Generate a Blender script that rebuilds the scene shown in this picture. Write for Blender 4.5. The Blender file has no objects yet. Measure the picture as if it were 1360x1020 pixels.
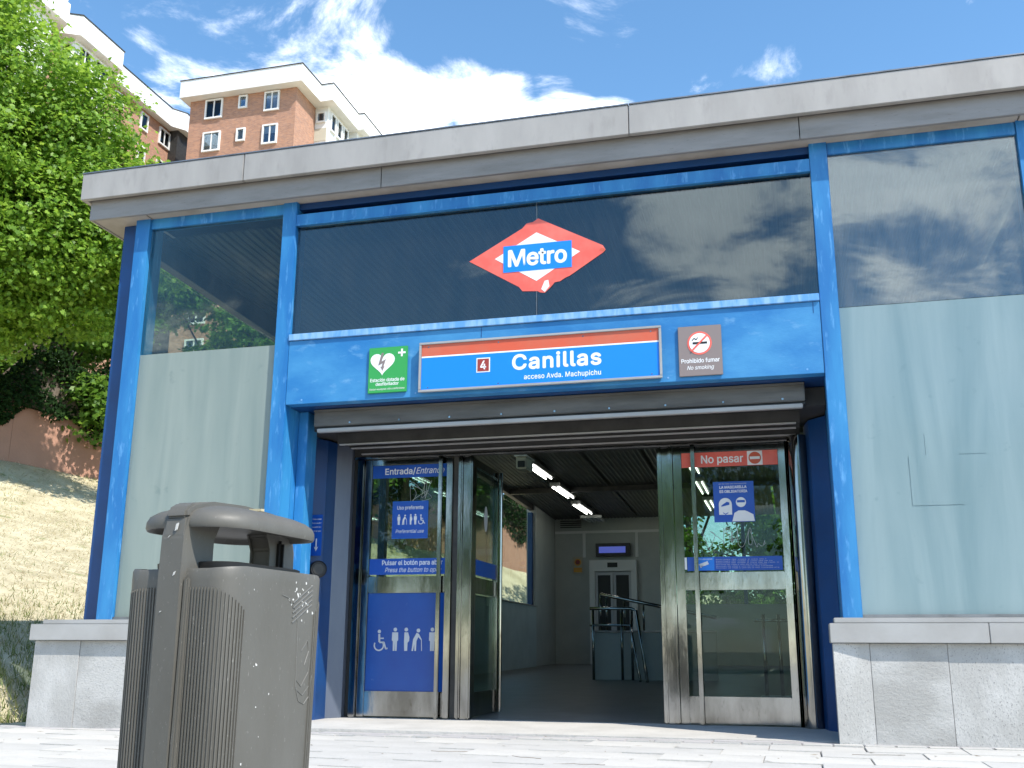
import bpy, bmesh, math, random
import numpy as np
from mathutils import Matrix, Vector
from mathutils.geometry import tessellate_polygon, interpolate_bezier
random.seed(4); rng = np.random.default_rng(4)
sc = bpy.context.scene
R = math.radians

# ------------------------------------------------------------------ camera
cam_d = bpy.data.cameras.new('camera'); cam = bpy.data.objects.new('camera', cam_d)
sc.collection.objects.link(cam); sc.camera = cam
pit, yaw, rol = R(14.448), R(-15.026), R(0.318)
F = Vector((math.sin(yaw)*math.cos(pit), math.cos(yaw)*math.cos(pit), math.sin(pit)))
R0 = Vector((math.cos(yaw), -math.sin(yaw), 0)); U0 = R0.cross(F)
RR = R0*math.cos(rol) + U0*math.sin(rol); UU = -R0*math.sin(rol) + U0*math.cos(rol)
m3 = Matrix((RR, UU, -F)).transposed()
cam.matrix_world = Matrix.Translation((0, -7.8, 0.605)) @ m3.to_4x4()
cam_d.sensor_width = 36; cam_d.lens = 1372.8/1360*36; cam_d.clip_end = 3000; cam_d.clip_start = 0.05

# ------------------------------------------------------------------ sun + sky
SUNV = Vector((1.75, -1.0, 2.5)).normalized()      # towards the sun
sun_d = bpy.data.lights.new('sun', 'SUN'); sun = bpy.data.objects.new('sun', sun_d)
sc.collection.objects.link(sun); sun_d.energy = 5.0; sun_d.angle = R(0.5); sun_d.color = (1, 0.955, 0.88)
sun.rotation_euler = SUNV.to_track_quat('Z', 'Y').to_euler()
world = bpy.data.worlds.new('World'); sc.world = world; world.use_nodes = True
nt = world.node_tree; nt.nodes.clear()
def N(t, **k):
    n = nt.nodes.new(t)
    for a, b in k.items(): setattr(n, a, b)
    return n
def L(a, b): nt.links.new(a, b)
sky = N('ShaderNodeTexSky', sky_type='NISHITA', sun_disc=False)
sky.sun_elevation = math.asin(SUNV.z); sky.sun_rotation = math.atan2(SUNV.x, SUNV.y)
sky.air_density = 1.0; sky.dust_density = 0.3; sky.ozone_density = 2.5; sky.altitude = 650
tc = N('ShaderNodeTexCoord')
def blob(px_dir, inner, outer):
    d = N('ShaderNodeVectorMath', operation='DOT_PRODUCT'); L(tc.outputs['Generated'], d.inputs[0]); d.inputs[1].default_value = Vector(px_dir).normalized()
    m = N('ShaderNodeMapRange', interpolation_type='SMOOTHSTEP'); L(d.outputs['Value'], m.inputs['Value'])
    m.inputs['From Min'].default_value = math.cos(R(outer)); m.inputs['From Max'].default_value = math.cos(R(inner)); return m.outputs['Result']
def mth(op, a, b=0.0):
    m = N('ShaderNodeMath', operation=op)
    for i, v in enumerate((a, b)):
        if isinstance(v, (int, float)): m.inputs[i].default_value = v
        else: L(v, m.inputs[i])
    return m.outputs[0]
def dirpx(x, y): return F + RR*((x-680)/1372.8) - UU*((y-510)/1372.8)
cl = None
for (x, y, i, o, w) in [(530,185,1,5.5,.50),(430,135,1,6,.24),(600,140,.5,4,.36),(665,185,1,4.5,.52),(740,175,.6,4,.42),(800,170,.5,3,.3),(330,80,1,6,.17),(520,60,1,5,.09),(1012,104,.1,2.2,.06),(930,130,.2,2,.1),(200,90,1,7,.18),(250,150,1,5,.24)]:
    v = mth('MULTIPLY', blob(dirpx(x, y), i, o), w); cl = v if cl is None else mth('MAXIMUM', cl, v)
# cumulus banks in the southern sky
for (x, y, i, o, w) in [(930,260,2,6.5,.40),(1010,320,1,5.5,.34),(1130,230,1,5,.40),(1230,300,1,6,.3),(1320,220,1,6,.44),(880,420,1,4,.22)]:
    d_ = dirpx(x, y); v = mth('MULTIPLY', blob((d_.x, -d_.y, d_.z), i, o), w); cl = mth('MAXIMUM', cl, v)
sep = N('ShaderNodeSeparateXYZ'); L(tc.outputs['Generated'], sep.inputs[0])
zz = mth('ADD', mth('MAXIMUM', sep.outputs['Z'], 0.02), 0.12)
comb = N('ShaderNodeCombineXYZ'); L(mth('DIVIDE', sep.outputs['X'], zz), comb.inputs[0]); L(mth('DIVIDE', sep.outputs['Y'], zz), comb.inputs[1])
n1 = N('ShaderNodeTexNoise'); L(comb.outputs[0], n1.inputs['Vector']); n1.inputs['Scale'].default_value = 3.4; n1.inputs['Detail'].default_value = 9; n1.inputs['Roughness'].default_value = .64; n1.inputs['Distortion'].default_value = .5
# scattered cumulus over the rest of the dome (south and overhead)
n2 = N('ShaderNodeTexNoise'); L(comb.outputs[0], n2.inputs['Vector']); n2.inputs['Scale'].default_value = .85; n2.inputs['Detail'].default_value = 2
sth = N('ShaderNodeMapRange', interpolation_type='SMOOTHSTEP'); L(sep.outputs['Y'], sth.inputs['Value']); sth.inputs['From Min'].default_value = .35; sth.inputs['From Max'].default_value = -.2
sc_cl = mth('MULTIPLY', mth('MULTIPLY', sth.outputs[0], mth('MAXIMUM', mth('SUBTRACT', n2.outputs['Fac'], .48), 0)), 1.3)
tot = mth('ADD', mth('MAXIMUM', cl, sc_cl), mth('MULTIPLY', mth('SUBTRACT', n1.outputs['Fac'], .5), 1.5))
mk = N('ShaderNodeMapRange', interpolation_type='SMOOTHSTEP'); L(tot, mk.inputs['Value']); mk.inputs['From Min'].default_value = .12; mk.inputs['From Max'].default_value = .46
ccol = N('ShaderNodeMix', data_type='RGBA'); L(n1.outputs['Fac'], ccol.inputs[0]); ccol.inputs[6].default_value = (9.5,10,11,1); ccol.inputs[7].default_value = (19,19.3,19.8,1)
hs = N('ShaderNodeHueSaturation'); hs.inputs['Hue'].default_value = .492; hs.inputs['Saturation'].default_value = 1.12; hs.inputs['Value'].default_value = 1.68; L(sky.outputs[0], hs.inputs['Color'])
mx = N('ShaderNodeMix', data_type='RGBA'); L(mk.outputs[0], mx.inputs[0]); L(hs.outputs[0], mx.inputs[6]); L(ccol.outputs[2], mx.inputs[7])
bg = N('ShaderNodeBackground'); bg.inputs['Strength'].default_value = .125; L(mx.outputs[2], bg.inputs[0])
wo = N('ShaderNodeOutputWorld'); L(bg.outputs[0], wo.inputs[0])
sc.view_settings.view_transform = 'Standard'; sc.view_settings.look = 'None'; sc.view_settings.gamma = 1; sc.view_settings.exposure = 0.45
sc.cycles.max_bounces = 10; sc.cycles.transparent_max_bounces = 24; sc.cycles.use_denoising = True; sc.cycles.caustics_reflective = False; sc.cycles.caustics_refractive = False

# ------------------------------------------------------------------ materials
def mat(name, col, rough=.6, metal=0., col2=None, nscale=4., nmix=(.4,.65), bump=0., bscale=40., stretch=(1,1,1), col3=None, n3=60., n3mix=(.55,.7), trans=0., spec=.5, coat=0.):
    m = bpy.data.materials.new(name); m.use_nodes = True; t = m.node_tree; b = t.nodes['Principled BSDF']
    b.inputs['Base Color'].default_value = (*col, 1); b.inputs['Roughness'].default_value = rough; b.inputs['Metallic'].default_value = metal
    b.inputs['Specular IOR Level'].default_value = spec; b.inputs['Coat Weight'].default_value = coat
    if col2 or bump or col3:
        tcn = t.nodes.new('ShaderNodeTexCoord'); mp = t.nodes.new('ShaderNodeMapping'); mp.inputs['Scale'].default_value = stretch
        t.links.new(tcn.outputs['Object'], mp.inputs[0])
    cur = None
    def layer(cur, c, s, rng_, base):
        nz = t.nodes.new('ShaderNodeTexNoise'); nz.inputs['Scale'].default_value = s; nz.inputs['Detail'].default_value = 6; nz.inputs['Roughness'].default_value = .6
        t.links.new(mp.outputs[0], nz.inputs['Vector'])
        mr = t.nodes.new('ShaderNodeMapRange'); mr.inputs['From Min'].default_value = rng_[0]; mr.inputs['From Max'].default_value = rng_[1]; t.links.new(nz.outputs['Fac'], mr.inputs['Value'])
        mm = t.nodes.new('ShaderNodeMix'); mm.data_type = 'RGBA'; t.links.new(mr.outputs[0], mm.inputs[0])
        if cur: t.links.new(cur, mm.inputs[6])
        else: mm.inputs[6].default_value = (*base, 1)
        mm.inputs[7].default_value = (*c, 1); return mm.outputs[2]
    if col2: cur = layer(None, col2, nscale, nmix, col)
    if col3: cur = layer(cur, col3, n3, n3mix, col)
    if cur: t.links.new(cur, b.inputs['Base Color'])
    if bump:
        nb = t.nodes.new('ShaderNodeTexNoise'); nb.inputs['Scale'].default_value = bscale; nb.inputs['Detail'].default_value = 5; t.links.new(mp.outputs[0], nb.inputs['Vector'])
        bp = t.nodes.new('ShaderNodeBump'); bp.inputs['Strength'].default_value = bump; bp.inputs['Distance'].default_value = .02; t.links.new(nb.outputs['Fac'], bp.inputs['Height']); t.links.new(bp.outputs[0], b.inputs['Normal'])
    return m
M = {}
M['blue'] = mat('blue_paint', (.014,.145,.39), .42, 0, (.035,.23,.49), 2.5, (.4,.62), .05, 30, (1.4,1.4,.28), (.13,.36,.66), 16, (.56,.75))
M['blue_beam'] = mat('weathered_blue_paint', (.016,.165,.42), .5, 0, (.05,.25,.50), 1.1, (.4,.62), .05, 30, (1.2,1,2.2), (.16,.36,.58), 4, (.58,.8))
M['blue_pale'] = mat('chalky_blue_paint', (.10,.30,.60), .6, 0, (.24,.43,.66), 9, (.4,.6), .05, 30, (2,2,.5))
M['blue_dark'] = mat('dark_blue_panel_and_flange_shade', (.005,.036,.13), .38, 0, (.006,.055,.19), 1.2, (.35,.6), .03, 20)  # panels and frames; on the post flanges the dark tone is painted-in shade
M['roof_grey'] = mat('weathered_grey_metal', (.33,.305,.28), .45, .15, (.42,.39,.36), 1.3, (.35,.65), .04, 12, (1.6,1,.5), (.28,.26,.235), 6, (.55,.85))
M['roof_low'] = mat('stained_grey_metal', (.30,.275,.255), .5, .2, (.22,.20,.18), 2.2, (.4,.7), .04, 12, (.7,1,4), (.16,.13,.11), 30, (.62,.8))
M['soffit'] = mat('beige_soffit', (.45,.40,.34), .6, 0, (.35,.30,.24), 3)
M['cap'] = mat('grey_sill_metal', (.42,.41,.40), .4, .25, (.34,.325,.31), 2, (.4,.7), .03, 20)
M['granite'] = mat('speckled_granite', (.47,.46,.44), .65, 0, (.35,.34,.32), 1.3, (.42,.58), .2, 40, (1,1,1.6), (.20,.20,.19), 95, (.56,.70))
M['granite2'] = mat('grey_speckled_granite', (.40,.39,.37), .65, 0, (.50,.49,.47), 2.1, (.42,.6), .2, 40, (1.5,1,1), (.17,.17,.165), 80, (.57,.70))
M['paver'] = mat('pale_worn_concrete', (.45,.435,.41), .85, 0, (.34,.33,.305), 1.5, (.4,.7), .25, 40, (1,1,1), (.28,.27,.25), 35, (.6,.78))
M['paver2'] = mat('cream_worn_concrete', (.50,.48,.445), .85, 0, (.40,.385,.355), 2.1, (.4,.7), .25, 40, (1,1,1), (.3,.28,.26), 45, (.6,.78))
M['sett'] = mat('pinkish_stone_sett', (.42,.40,.39), .8, 0, (.34,.32,.32), 3, (.4,.7), .2, 50)
M['joint'] = mat('sandy_joint', (.40,.38,.345), .95, 0, (.28,.265,.24), 8)
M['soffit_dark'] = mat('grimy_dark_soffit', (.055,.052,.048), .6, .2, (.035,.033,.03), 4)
M['recess_grey'] = mat('blue_grey_jamb_metal', (.12,.14,.19), .38, .5, (.17,.19,.23), 2, (.4,.7), .03, 12, (1,1,.3))
M['steel'] = mat('scuffed_stainless_steel', (.40,.40,.39), .10, 1.0, (.19,.185,.17), 3.0, (.38,.66), .16, 3.2, (1,1,.35), (.13,.12,.10), 25, (.6,.8))
M['steel_dull'] = mat('dull_steel', (.30,.30,.31), .38, .8, (.19,.19,.19), 5, (.4,.7), .05, 15)
M['shutter'] = mat('dusty_shutter_metal', (.15,.142,.13), .5, .4, (.09,.085,.078), 6, (.4,.7), .05, 20, (.3,1,2))
M['black'] = mat('black_rubber', (.012,.012,.012), .5)
M['dark'] = mat('dark_metal', (.035,.034,.033), .5, .3, (.06,.056,.05), 6)
M['wall_in'] = mat('pale_grey_panel_wall', (.50,.52,.49), .55, 0, (.42,.44,.42), 1.2)
M['wall_low'] = mat('pale_blue_grey_lining', (.50,.57,.57), .5, 0, (.42,.49,.49), 1.5)
M['floor_in'] = mat('dark_granite_floor', (.19,.19,.185), .4, 0, (.15,.15,.145), 3, (.4,.6), 0, 40, (1,1,1), (.26,.26,.25), 90, (.6,.7))
M['white'] = mat('white_print', (.80,.80,.80), .5)
M['whitewall'] = mat('white_render', (.78,.78,.76), .7, 0, (.70,.70,.68), .6)
M['red'] = mat('faded_red_vinyl', (.74,.115,.085), .45, 0, (.80,.17,.13), 5)
M['orange_red'] = mat('red_orange_enamel', (.62,.10,.045), .4, 0, (.55,.13,.07), 3)
M['sign_blue'] = mat('sign_blue_enamel', (.006,.22,.78), .35)
M['sticker_blue'] = mat('blue_vinyl', (.006,.075,.42), .4, 0, (.01,.10,.46), 3)
M['panel_blue'] = mat('blue_door_panel', (.008,.062,.30), .25, 0, (.012,.085,.36), 2, (.4,.7), 0, 10, (1,1,1), (.10,.18,.40), 14, (.66,.85))
M['green'] = mat('green_enamel', (.035,.32,.075), .4)
M['brown'] = mat('maroon_enamel', (.30,.04,.03), .4)
M['grey_sign'] = mat('warm_grey_enamel', (.23,.185,.175), .45)
M['terracotta'] = mat('terracotta_render', (.43,.235,.165), .9, 0, (.35,.185,.13), .5, (.4,.65), .2, 20, (1,1,1), (.30,.17,.12), 3, (.6,.8))
M['bin'] = mat('sun_bleached_grey_plastic', (.112,.107,.094), .52, 0, (.085,.079,.066), 3.2, (.35,.7), .05, 60, (1,1,.5), (.22,.21,.19), 110, (.64,.74), spec=.45)
M['bin_worn'] = mat('scuffed_grey_plastic', (.135,.13,.118), .45, 0, (.15,.145,.13), 8, (.5,.7), .05, 90, (1,1,1), (.30,.29,.27), 120, (.66,.72))
M['bark'] = mat('rough_bark', (.085,.065,.048), .9, 0, (.14,.11,.085), 6, (.4,.6), .6, 25, (1,1,.3))
M['frame_white'] = mat('white_window_frame', (.75,.75,.74), .5)
M['blind'] = mat('cream_roller_blind', (.72,.70,.64), .7)
M['curtain'] = mat('pale_net_curtain', (.55,.56,.58), .9)
M['room'] = mat('dim_room', (.06,.065,.075), .6)
M['beige'] = mat('beige_render', (.50,.47,.38), .8)
M['yellow'] = mat('amber_poster', (.70,.35,.05), .5)
M['droppings'] = mat('bird_droppings', (.55,.54,.51), .9)

def brick_mat():
    m = bpy.data.materials.new('red_brick_facing'); m.use_nodes = True; t = m.node_tree; b = t.nodes['Principled BSDF']; b.inputs['Roughness'].default_value = .9
    tcn = t.nodes.new('ShaderNodeTexCoord'); s = t.nodes.new('ShaderNodeSeparateXYZ'); t.links.new(tcn.outputs['Object'], s.inputs[0])
    a = t.nodes.new('ShaderNodeMath'); a.operation = 'ADD'; t.links.new(s.outputs[0], a.inputs[0]); t.links.new(s.outputs[1], a.inputs[1])
    c = t.nodes.new('ShaderNodeCombineXYZ'); t.links.new(a.outputs[0], c.inputs[0]); t.links.new(s.outputs[2], c.inputs[1])
    br = t.nodes.new('ShaderNodeTexBrick'); t.links.new(c.outputs[0], br.inputs['Vector'])
    br.inputs['Scale'].default_value = 1; br.inputs['Brick Width'].default_value = .27; br.inputs['Row Height'].default_value = .085; br.inputs['Mortar Size'].default_value = .012
    br.inputs['Color1'].default_value = (.40,.165,.075,1); br.inputs['Color2'].default_value = (.24,.09,.045,1); br.inputs['Mortar'].default_value = (.32,.20,.13,1)
    nz = t.nodes.new('ShaderNodeTexNoise'); nz.inputs['Scale'].default_value = 2.6; nz.inputs['Detail'].default_value = 9; nz.inputs['Roughness'].default_value = .75; t.links.new(c.outputs[0], nz.inputs['Vector'])
    mm = t.nodes.new('ShaderNodeMix'); mm.data_type = 'RGBA'; mm.blend_type = 'MULTIPLY'; mm.inputs[0].default_value = .45; t.links.new(br.outputs[0], mm.inputs[6]); t.links.new(nz.outputs['Color'], mm.inputs[7])
    g = t.nodes.new('ShaderNodeBrightContrast'); g.inputs['Bright'].default_value = .13; t.links.new(br.outputs[0], g.inputs[0])
    mm2 = t.nodes.new('ShaderNodeMix'); mm2.data_type = 'RGBA'; t.links.new(nz.outputs['Fac'], mm2.inputs[0]); t.links.new(br.outputs[0], mm2.inputs[6]); t.links.new(g.outputs[0], mm2.inputs[7])
    t.links.new(mm2.outputs[2], b.inputs['Base Color']); return m
M['brick'] = brick_mat()

def glass_mat(name, tint, refl, ior=1.5, dirt=.0, rough=0.0):
    m = bpy.data.materials.new(name); m.use_nodes = True; t = m.node_tree; t.nodes.clear()
    o = t.nodes.new('ShaderNodeOutputMaterial'); tr = t.nodes.new('ShaderNodeBsdfTransparent'); tr.inputs[0].default_value = (*tint, 1)
    gl = t.nodes.new('ShaderNodeBsdfGlossy'); gl.inputs['Roughness'].default_value = rough; gl.inputs[0].default_value = (.84,.94,1,1)
    fr = t.nodes.new('ShaderNodeFresnel'); fr.inputs[0].default_value = ior
    ml = t.nodes.new('ShaderNodeMath'); ml.operation = 'MULTIPLY'; ml.use_clamp = True; ml.inputs[1].default_value = refl; t.links.new(fr.outputs[0], ml.inputs[0])
    mx = t.nodes.new('ShaderNodeMixShader'); t.links.new(ml.outputs[0], mx.inputs[0]); t.links.new(tr.outputs[0], mx.inputs[1]); t.links.new(gl.outputs[0], mx.inputs[2])
    last = mx
    if dirt:
        df = t.nodes.new('ShaderNodeBsdfDiffuse'); df.inputs[0].default_value = (.55,.56,.54,1)
        tcn = t.nodes.new('ShaderNodeTexCoord'); mp = t.nodes.new('ShaderNodeMapping'); mp.inputs['Scale'].default_value = (3,3,.6); t.links.new(tcn.outputs['Object'], mp.inputs[0])
        nz = t.nodes.new('ShaderNodeTexNoise'); nz.inputs['Scale'].default_value = 3; nz.inputs['Detail'].default_value = 8; t.links.new(mp.outputs[0], nz.inputs['Vector'])
        mr = t.nodes.new('ShaderNodeMapRange'); mr.inputs['From Min'].default_value = .35; mr.inputs['From Max'].default_value = .8; mr.inputs['To Min'].default_value = dirt*.3; mr.inputs['To Max'].default_value = dirt*1.6; t.links.new(nz.outputs[0], mr.inputs['Value'])
        m2 = t.nodes.new('ShaderNodeMixShader'); t.links.new(mr.outputs[0], m2.inputs[0]); t.links.new(mx.outputs[0], m2.inputs[1]); t.links.new(df.outputs[0], m2.inputs[2]); last = m2
    t.links.new(last.outputs[0], o.inputs[0]); return m
M['glass'] = glass_mat('clear_tinted_glass', (.58,.68,.68), 1.7, 1.5, .012)
M['glass_left'] = glass_mat('clear_clean_glass', (.84,.90,.86), .55, 1.5, .008)
M['glass_right'] = glass_mat('hazy_clear_glass', (.78,.86,.86), 2.4, 1.5, .09)
M['glass_side'] = glass_mat('side_glass', (.86,.92,.88), .25, 1.45, .01)
M['glass_door'] = glass_mat('scratched_door_glass', (.64,.72,.66), .5, 1.5, .008)
M['glass_win'] = glass_mat('window_glass', (.75,.8,.85), 1.0, 1.5)
def frosted(name, ca, cb, tcol):
    m = bpy.data.materials.new(name); m.use_nodes = True; t = m.node_tree; t.nodes.clear()
    o = t.nodes.new('ShaderNodeOutputMaterial')
    tcn = t.nodes.new('ShaderNodeTexCoord'); mp = t.nodes.new('ShaderNodeMapping'); mp.inputs['Scale'].default_value = (4,4,.35); t.links.new(tcn.outputs['Object'], mp.inputs[0])
    nz = t.nodes.new('ShaderNodeTexNoise'); nz.inputs['Scale'].default_value = .85; nz.inputs['Detail'].default_value = 11; nz.inputs['Roughness'].default_value = .62; nz.inputs['Distortion'].default_value = .6; t.links.new(mp.outputs[0], nz.inputs['Vector'])
    mr = t.nodes.new('ShaderNodeMapRange'); mr.inputs['From Min'].default_value = .3; mr.inputs['From Max'].default_value = .72; t.links.new(nz.outputs[0], mr.inputs['Value'])
    c = t.nodes.new('ShaderNodeMix'); c.data_type = 'RGBA'; t.links.new(mr.outputs[0], c.inputs[0]); c.inputs[6].default_value = (*ca,1); c.inputs[7].default_value = (*cb,1)
    n3 = t.nodes.new('ShaderNodeTexNoise'); n3.inputs['Scale'].default_value = 9; n3.inputs['Detail'].default_value = 7; t.links.new(tcn.outputs['Object'], n3.inputs['Vector'])
    m3_ = t.nodes.new('ShaderNodeMapRange'); m3_.inputs['From Min'].default_value = .66; m3_.inputs['From Max'].default_value = .85; t.links.new(n3.outputs[0], m3_.inputs['Value'])
    c2 = t.nodes.new('ShaderNodeMix'); c2.data_type = 'RGBA'; t.links.new(m3_.outputs[0], c2.inputs[0]); t.links.new(c.outputs[2], c2.inputs[6]); c2.inputs[7].default_value = (ca[0]*.8,ca[1]*.82,ca[2]*.82,1)
    df = t.nodes.new('ShaderNodeBsdfDiffuse'); t.links.new(c2.outputs[2], df.inputs[0])
    tl = t.nodes.new('ShaderNodeBsdfTranslucent'); tl.inputs[0].default_value = (*tcol,1)
    a = t.nodes.new('ShaderNodeMixShader'); a.inputs[0].default_value = .30; t.links.new(df.outputs[0], a.inputs[1]); t.links.new(tl.outputs[0], a.inputs[2])
    tr = t.nodes.new('ShaderNodeBsdfTransparent'); tr.inputs[0].default_value = (.8,.88,.88,1)
    a2 = t.nodes.new('ShaderNodeMixShader'); a2.inputs[0].default_value = .10; t.links.new(a.outputs[0], a2.inputs[1]); t.links.new(tr.outputs[0], a2.inputs[2])
    gl = t.nodes.new('ShaderNodeBsdfGlossy'); gl.inputs['Roughness'].default_value = .12
    fr = t.nodes.new('ShaderNodeFresnel'); fr.inputs[0].default_value = 1.45
    f = t.nodes.new('ShaderNodeMixShader'); t.links.new(fr.outputs[0], f.inputs[0]); t.links.new(a2.outputs[0], f.inputs[1]); t.links.new(gl.outputs[0], f.inputs[2])
    t.links.new(f.outputs[0], o.inputs[0]); return m
M['frost_l'] = frosted('dusty_frosted_film', (.27,.345,.32), (.43,.49,.44), (.55,.65,.62))
M['frost_r'] = frosted('pale_teal_frosted_film', (.24,.37,.41), (.42,.55,.575), (.5,.7,.75))
def leaf_mat(name, c1, c2, c3, tr, rg=.48, sp=.4):
    m = bpy.data.materials.new(name); m.use_nodes = True; t = m.node_tree; t.nodes.clear(); o = t.nodes.new('ShaderNodeOutputMaterial')
    g = t.nodes.new('ShaderNodeNewGeometry'); cr = t.nodes.new('ShaderNodeValToRGB'); t.links.new(g.outputs['Random Per Island'], cr.inputs[0])
    e = cr.color_ramp.elements; e[0].color = (*c1,1); e[1].color = (*c3,1); e2 = cr.color_ramp.elements.new(.5); e2.color = (*c2,1)
    p = t.nodes.new('ShaderNodeBsdfPrincipled'); p.inputs['Roughness'].default_value = rg; p.inputs['Specular IOR Level'].default_value = sp; t.links.new(cr.outputs[0], p.inputs['Base Color'])
    tl = t.nodes.new('ShaderNodeBsdfTranslucent')
    hsn = t.nodes.new('ShaderNodeHueSaturation'); hsn.inputs['Hue'].default_value = .485; hsn.inputs['Value'].default_value = 1.7; t.links.new(cr.outputs[0], hsn.inputs['Color']); t.links.new(hsn.outputs[0], tl.inputs[0])
    mx = t.nodes.new('ShaderNodeMixShader'); mx.inputs[0].default_value = tr; t.links.new(p.outputs[0], mx.inputs[1]); t.links.new(tl.outputs[0], mx.inputs[2]); t.links.new(mx.outputs[0], o.inputs[0]); return m
M['leaf'] = leaf_mat('bright_maple_leaves', (.10,.20,.022), (.17,.31,.032), (.27,.42,.06), .45)
M['leaf2'] = leaf_mat('mid_green_leaves', (.06,.14,.018), (.10,.21,.025), (.17,.30,.04), .42)
M['leaf_dark'] = leaf_mat('dark_hedge_leaves', (.007,.022,.006), (.012,.034,.008), (.024,.055,.012), .15, .8, .12)
M['straw'] = leaf_mat('dry_mown_grass', (.40,.345,.21), (.56,.50,.33), (.70,.64,.47), .2)
M['grass'] = leaf_mat('short_green_grass', (.09,.14,.03), (.16,.20,.05), (.30,.30,.12), .3)
M['hill'] = mat('dry_grassy_soil', (.38,.33,.21), .95, 0, (.54,.48,.33), 1.6, (.35,.65), .9, 9, (1,1,1), (.15,.19,.05), 2.2, (.60,.74))
M['far'] = mat('distant_park_ground', (.13,.15,.06), .95, 0, (.22,.20,.11), .05)
def emit(name, c, s):
    m = bpy.data.materials.new(name); m.use_nodes = True; b = m.node_tree.nodes['Principled BSDF']; b.inputs['Emission Color'].default_value = (*c,1); b.inputs['Emission Strength'].default_value = s; b.inputs['Base Color'].default_value = (.8,.8,.8,1); return m
M['tube'] = emit('lit_fluorescent_tube', (1,1,.93), 6)
M['led_blue'] = emit('lit_blue_display', (.01,.03,.5), .45)

# ------------------------------------------------------------------ mesh helpers
col = sc.collection
def link(name, me, m, parent=None):
    o = bpy.data.objects.new(name, me); col.objects.link(o)
    if m is not None and not me.materials: me.materials.append(m)
    if parent: o.parent = parent
    return o
def tag(o, label=None, cat=None, group=None, kind=None):
    if label: o['label'] = label
    if cat: o['category'] = cat
    if group: o['group'] = group
    if kind: o['kind'] = kind
    return o
def empty(name, loc, label, cat, group=None, rz=0):
    o = bpy.data.objects.new(name, None); col.objects.link(o); o.location = loc; o.rotation_euler.z = rz
    return tag(o, label, cat, group)
class MB:
    """collects shapes into one mesh; ox = origin the coordinates are measured from"""
    def __init__(s, o=(0,0,0)): s.bm = bmesh.new(); s.o = Vector(o)
    def box(s, x0, x1, y0, y1, z0, z1, bev=0.0, rot=None):
        vs = [s.bm.verts.new(Vector((x,y,z))-s.o) for x in (x0,x1) for y in (y0,y1) for z in (z0,z1)]
        fs = [(0,1,3,2),(4,6,7,5),(0,4,5,1),(2,3,7,6),(0,2,6,4),(1,5,7,3)]
        faces = [s.bm.faces.new([vs[i] for i in f]) for f in fs]
        if bev:
            es = list({e for f in faces for e in f.edges}); bmesh.ops.bevel(s.bm, geom=es, offset=bev, segments=2, affect='EDGES', clamp_overlap=True)
        return s
    def tube(s, pts, r, seg=10, caps=True):
        pts = [Vector(p)-s.o for p in pts]; rs = r if isinstance(r, (list,tuple)) else [r]*len(pts); rings = []
        for i, p in enumerate(pts):
            d = (pts[min(i+1,len(pts)-1)]-pts[max(i-1,0)]).normalized(); a = d.orthogonal().normalized() if i == 0 else (rings_a - d*rings_a.dot(d)).normalized()
            rings_a = a; b = d.cross(a)
            rings.append([s.bm.verts.new(p+(a*math.cos(t)+b*math.sin(t))*rs[i]) for t in [2*math.pi*k/seg for k in range(seg)]])
        for i in range(len(rings)-1):
            for k in range(seg): s.bm.faces.new((rings[i][k], rings[i][(k+1)%seg], rings[i+1][(k+1)%seg], rings[i+1][k]))
        if caps:
            s.bm.faces.new(rings[0][::-1]); s.bm.faces.new(rings[-1])
        return s
    def prism(s, poly, axis, a, b):
        """poly in the two other axes in order; extruded from a to b along axis"""
        def P(u, v, w):
            q = {'x': (w,u,v), 'y': (u,w,v), 'z': (u,v,w)}[axis]; return s.bm.verts.new(Vector(q)-s.o)
        A = [P(u,v,a) for u,v in poly]; B = [P(u,v,b) for u,v in poly]; n = len(poly)
        s.bm.faces.new(A); s.bm.faces.new(B[::-1])
        for i in range(n): s.bm.faces.new((A[i], B[i], B[(i+1)%n], A[(i+1)%n]))
        return s
    def make(s, name, m, parent=None, smooth=False, loc=None):
        bmesh.ops.recalc_face_normals(s.bm, faces=s.bm.faces)
        me = bpy.data.meshes.new(name); s.bm.to_mesh(me); s.bm.free()
        if smooth:
            for p in me.polygons: p.use_smooth = True
        o = link(name, me, m, parent); o.location = loc if loc is not None else s.o
        return o
def smooth_by_angle(o, ang=40):
    me = o.data; bm = bmesh.new(); bm.from_mesh(me)
    for f in bm.faces: f.smooth = True
    for e in bm.edges: e.smooth = len(e.link_faces) == 2 and e.calc_face_angle(3) < R(ang)
    bm.to_mesh(me); bm.free()
try: FONT = bpy.data.fonts.load(bpy.utils.resource_path('LOCAL') + '/datafiles/fonts/Inter.woff2')   # Blender's own bundled typeface
except Exception: FONT = None
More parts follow.
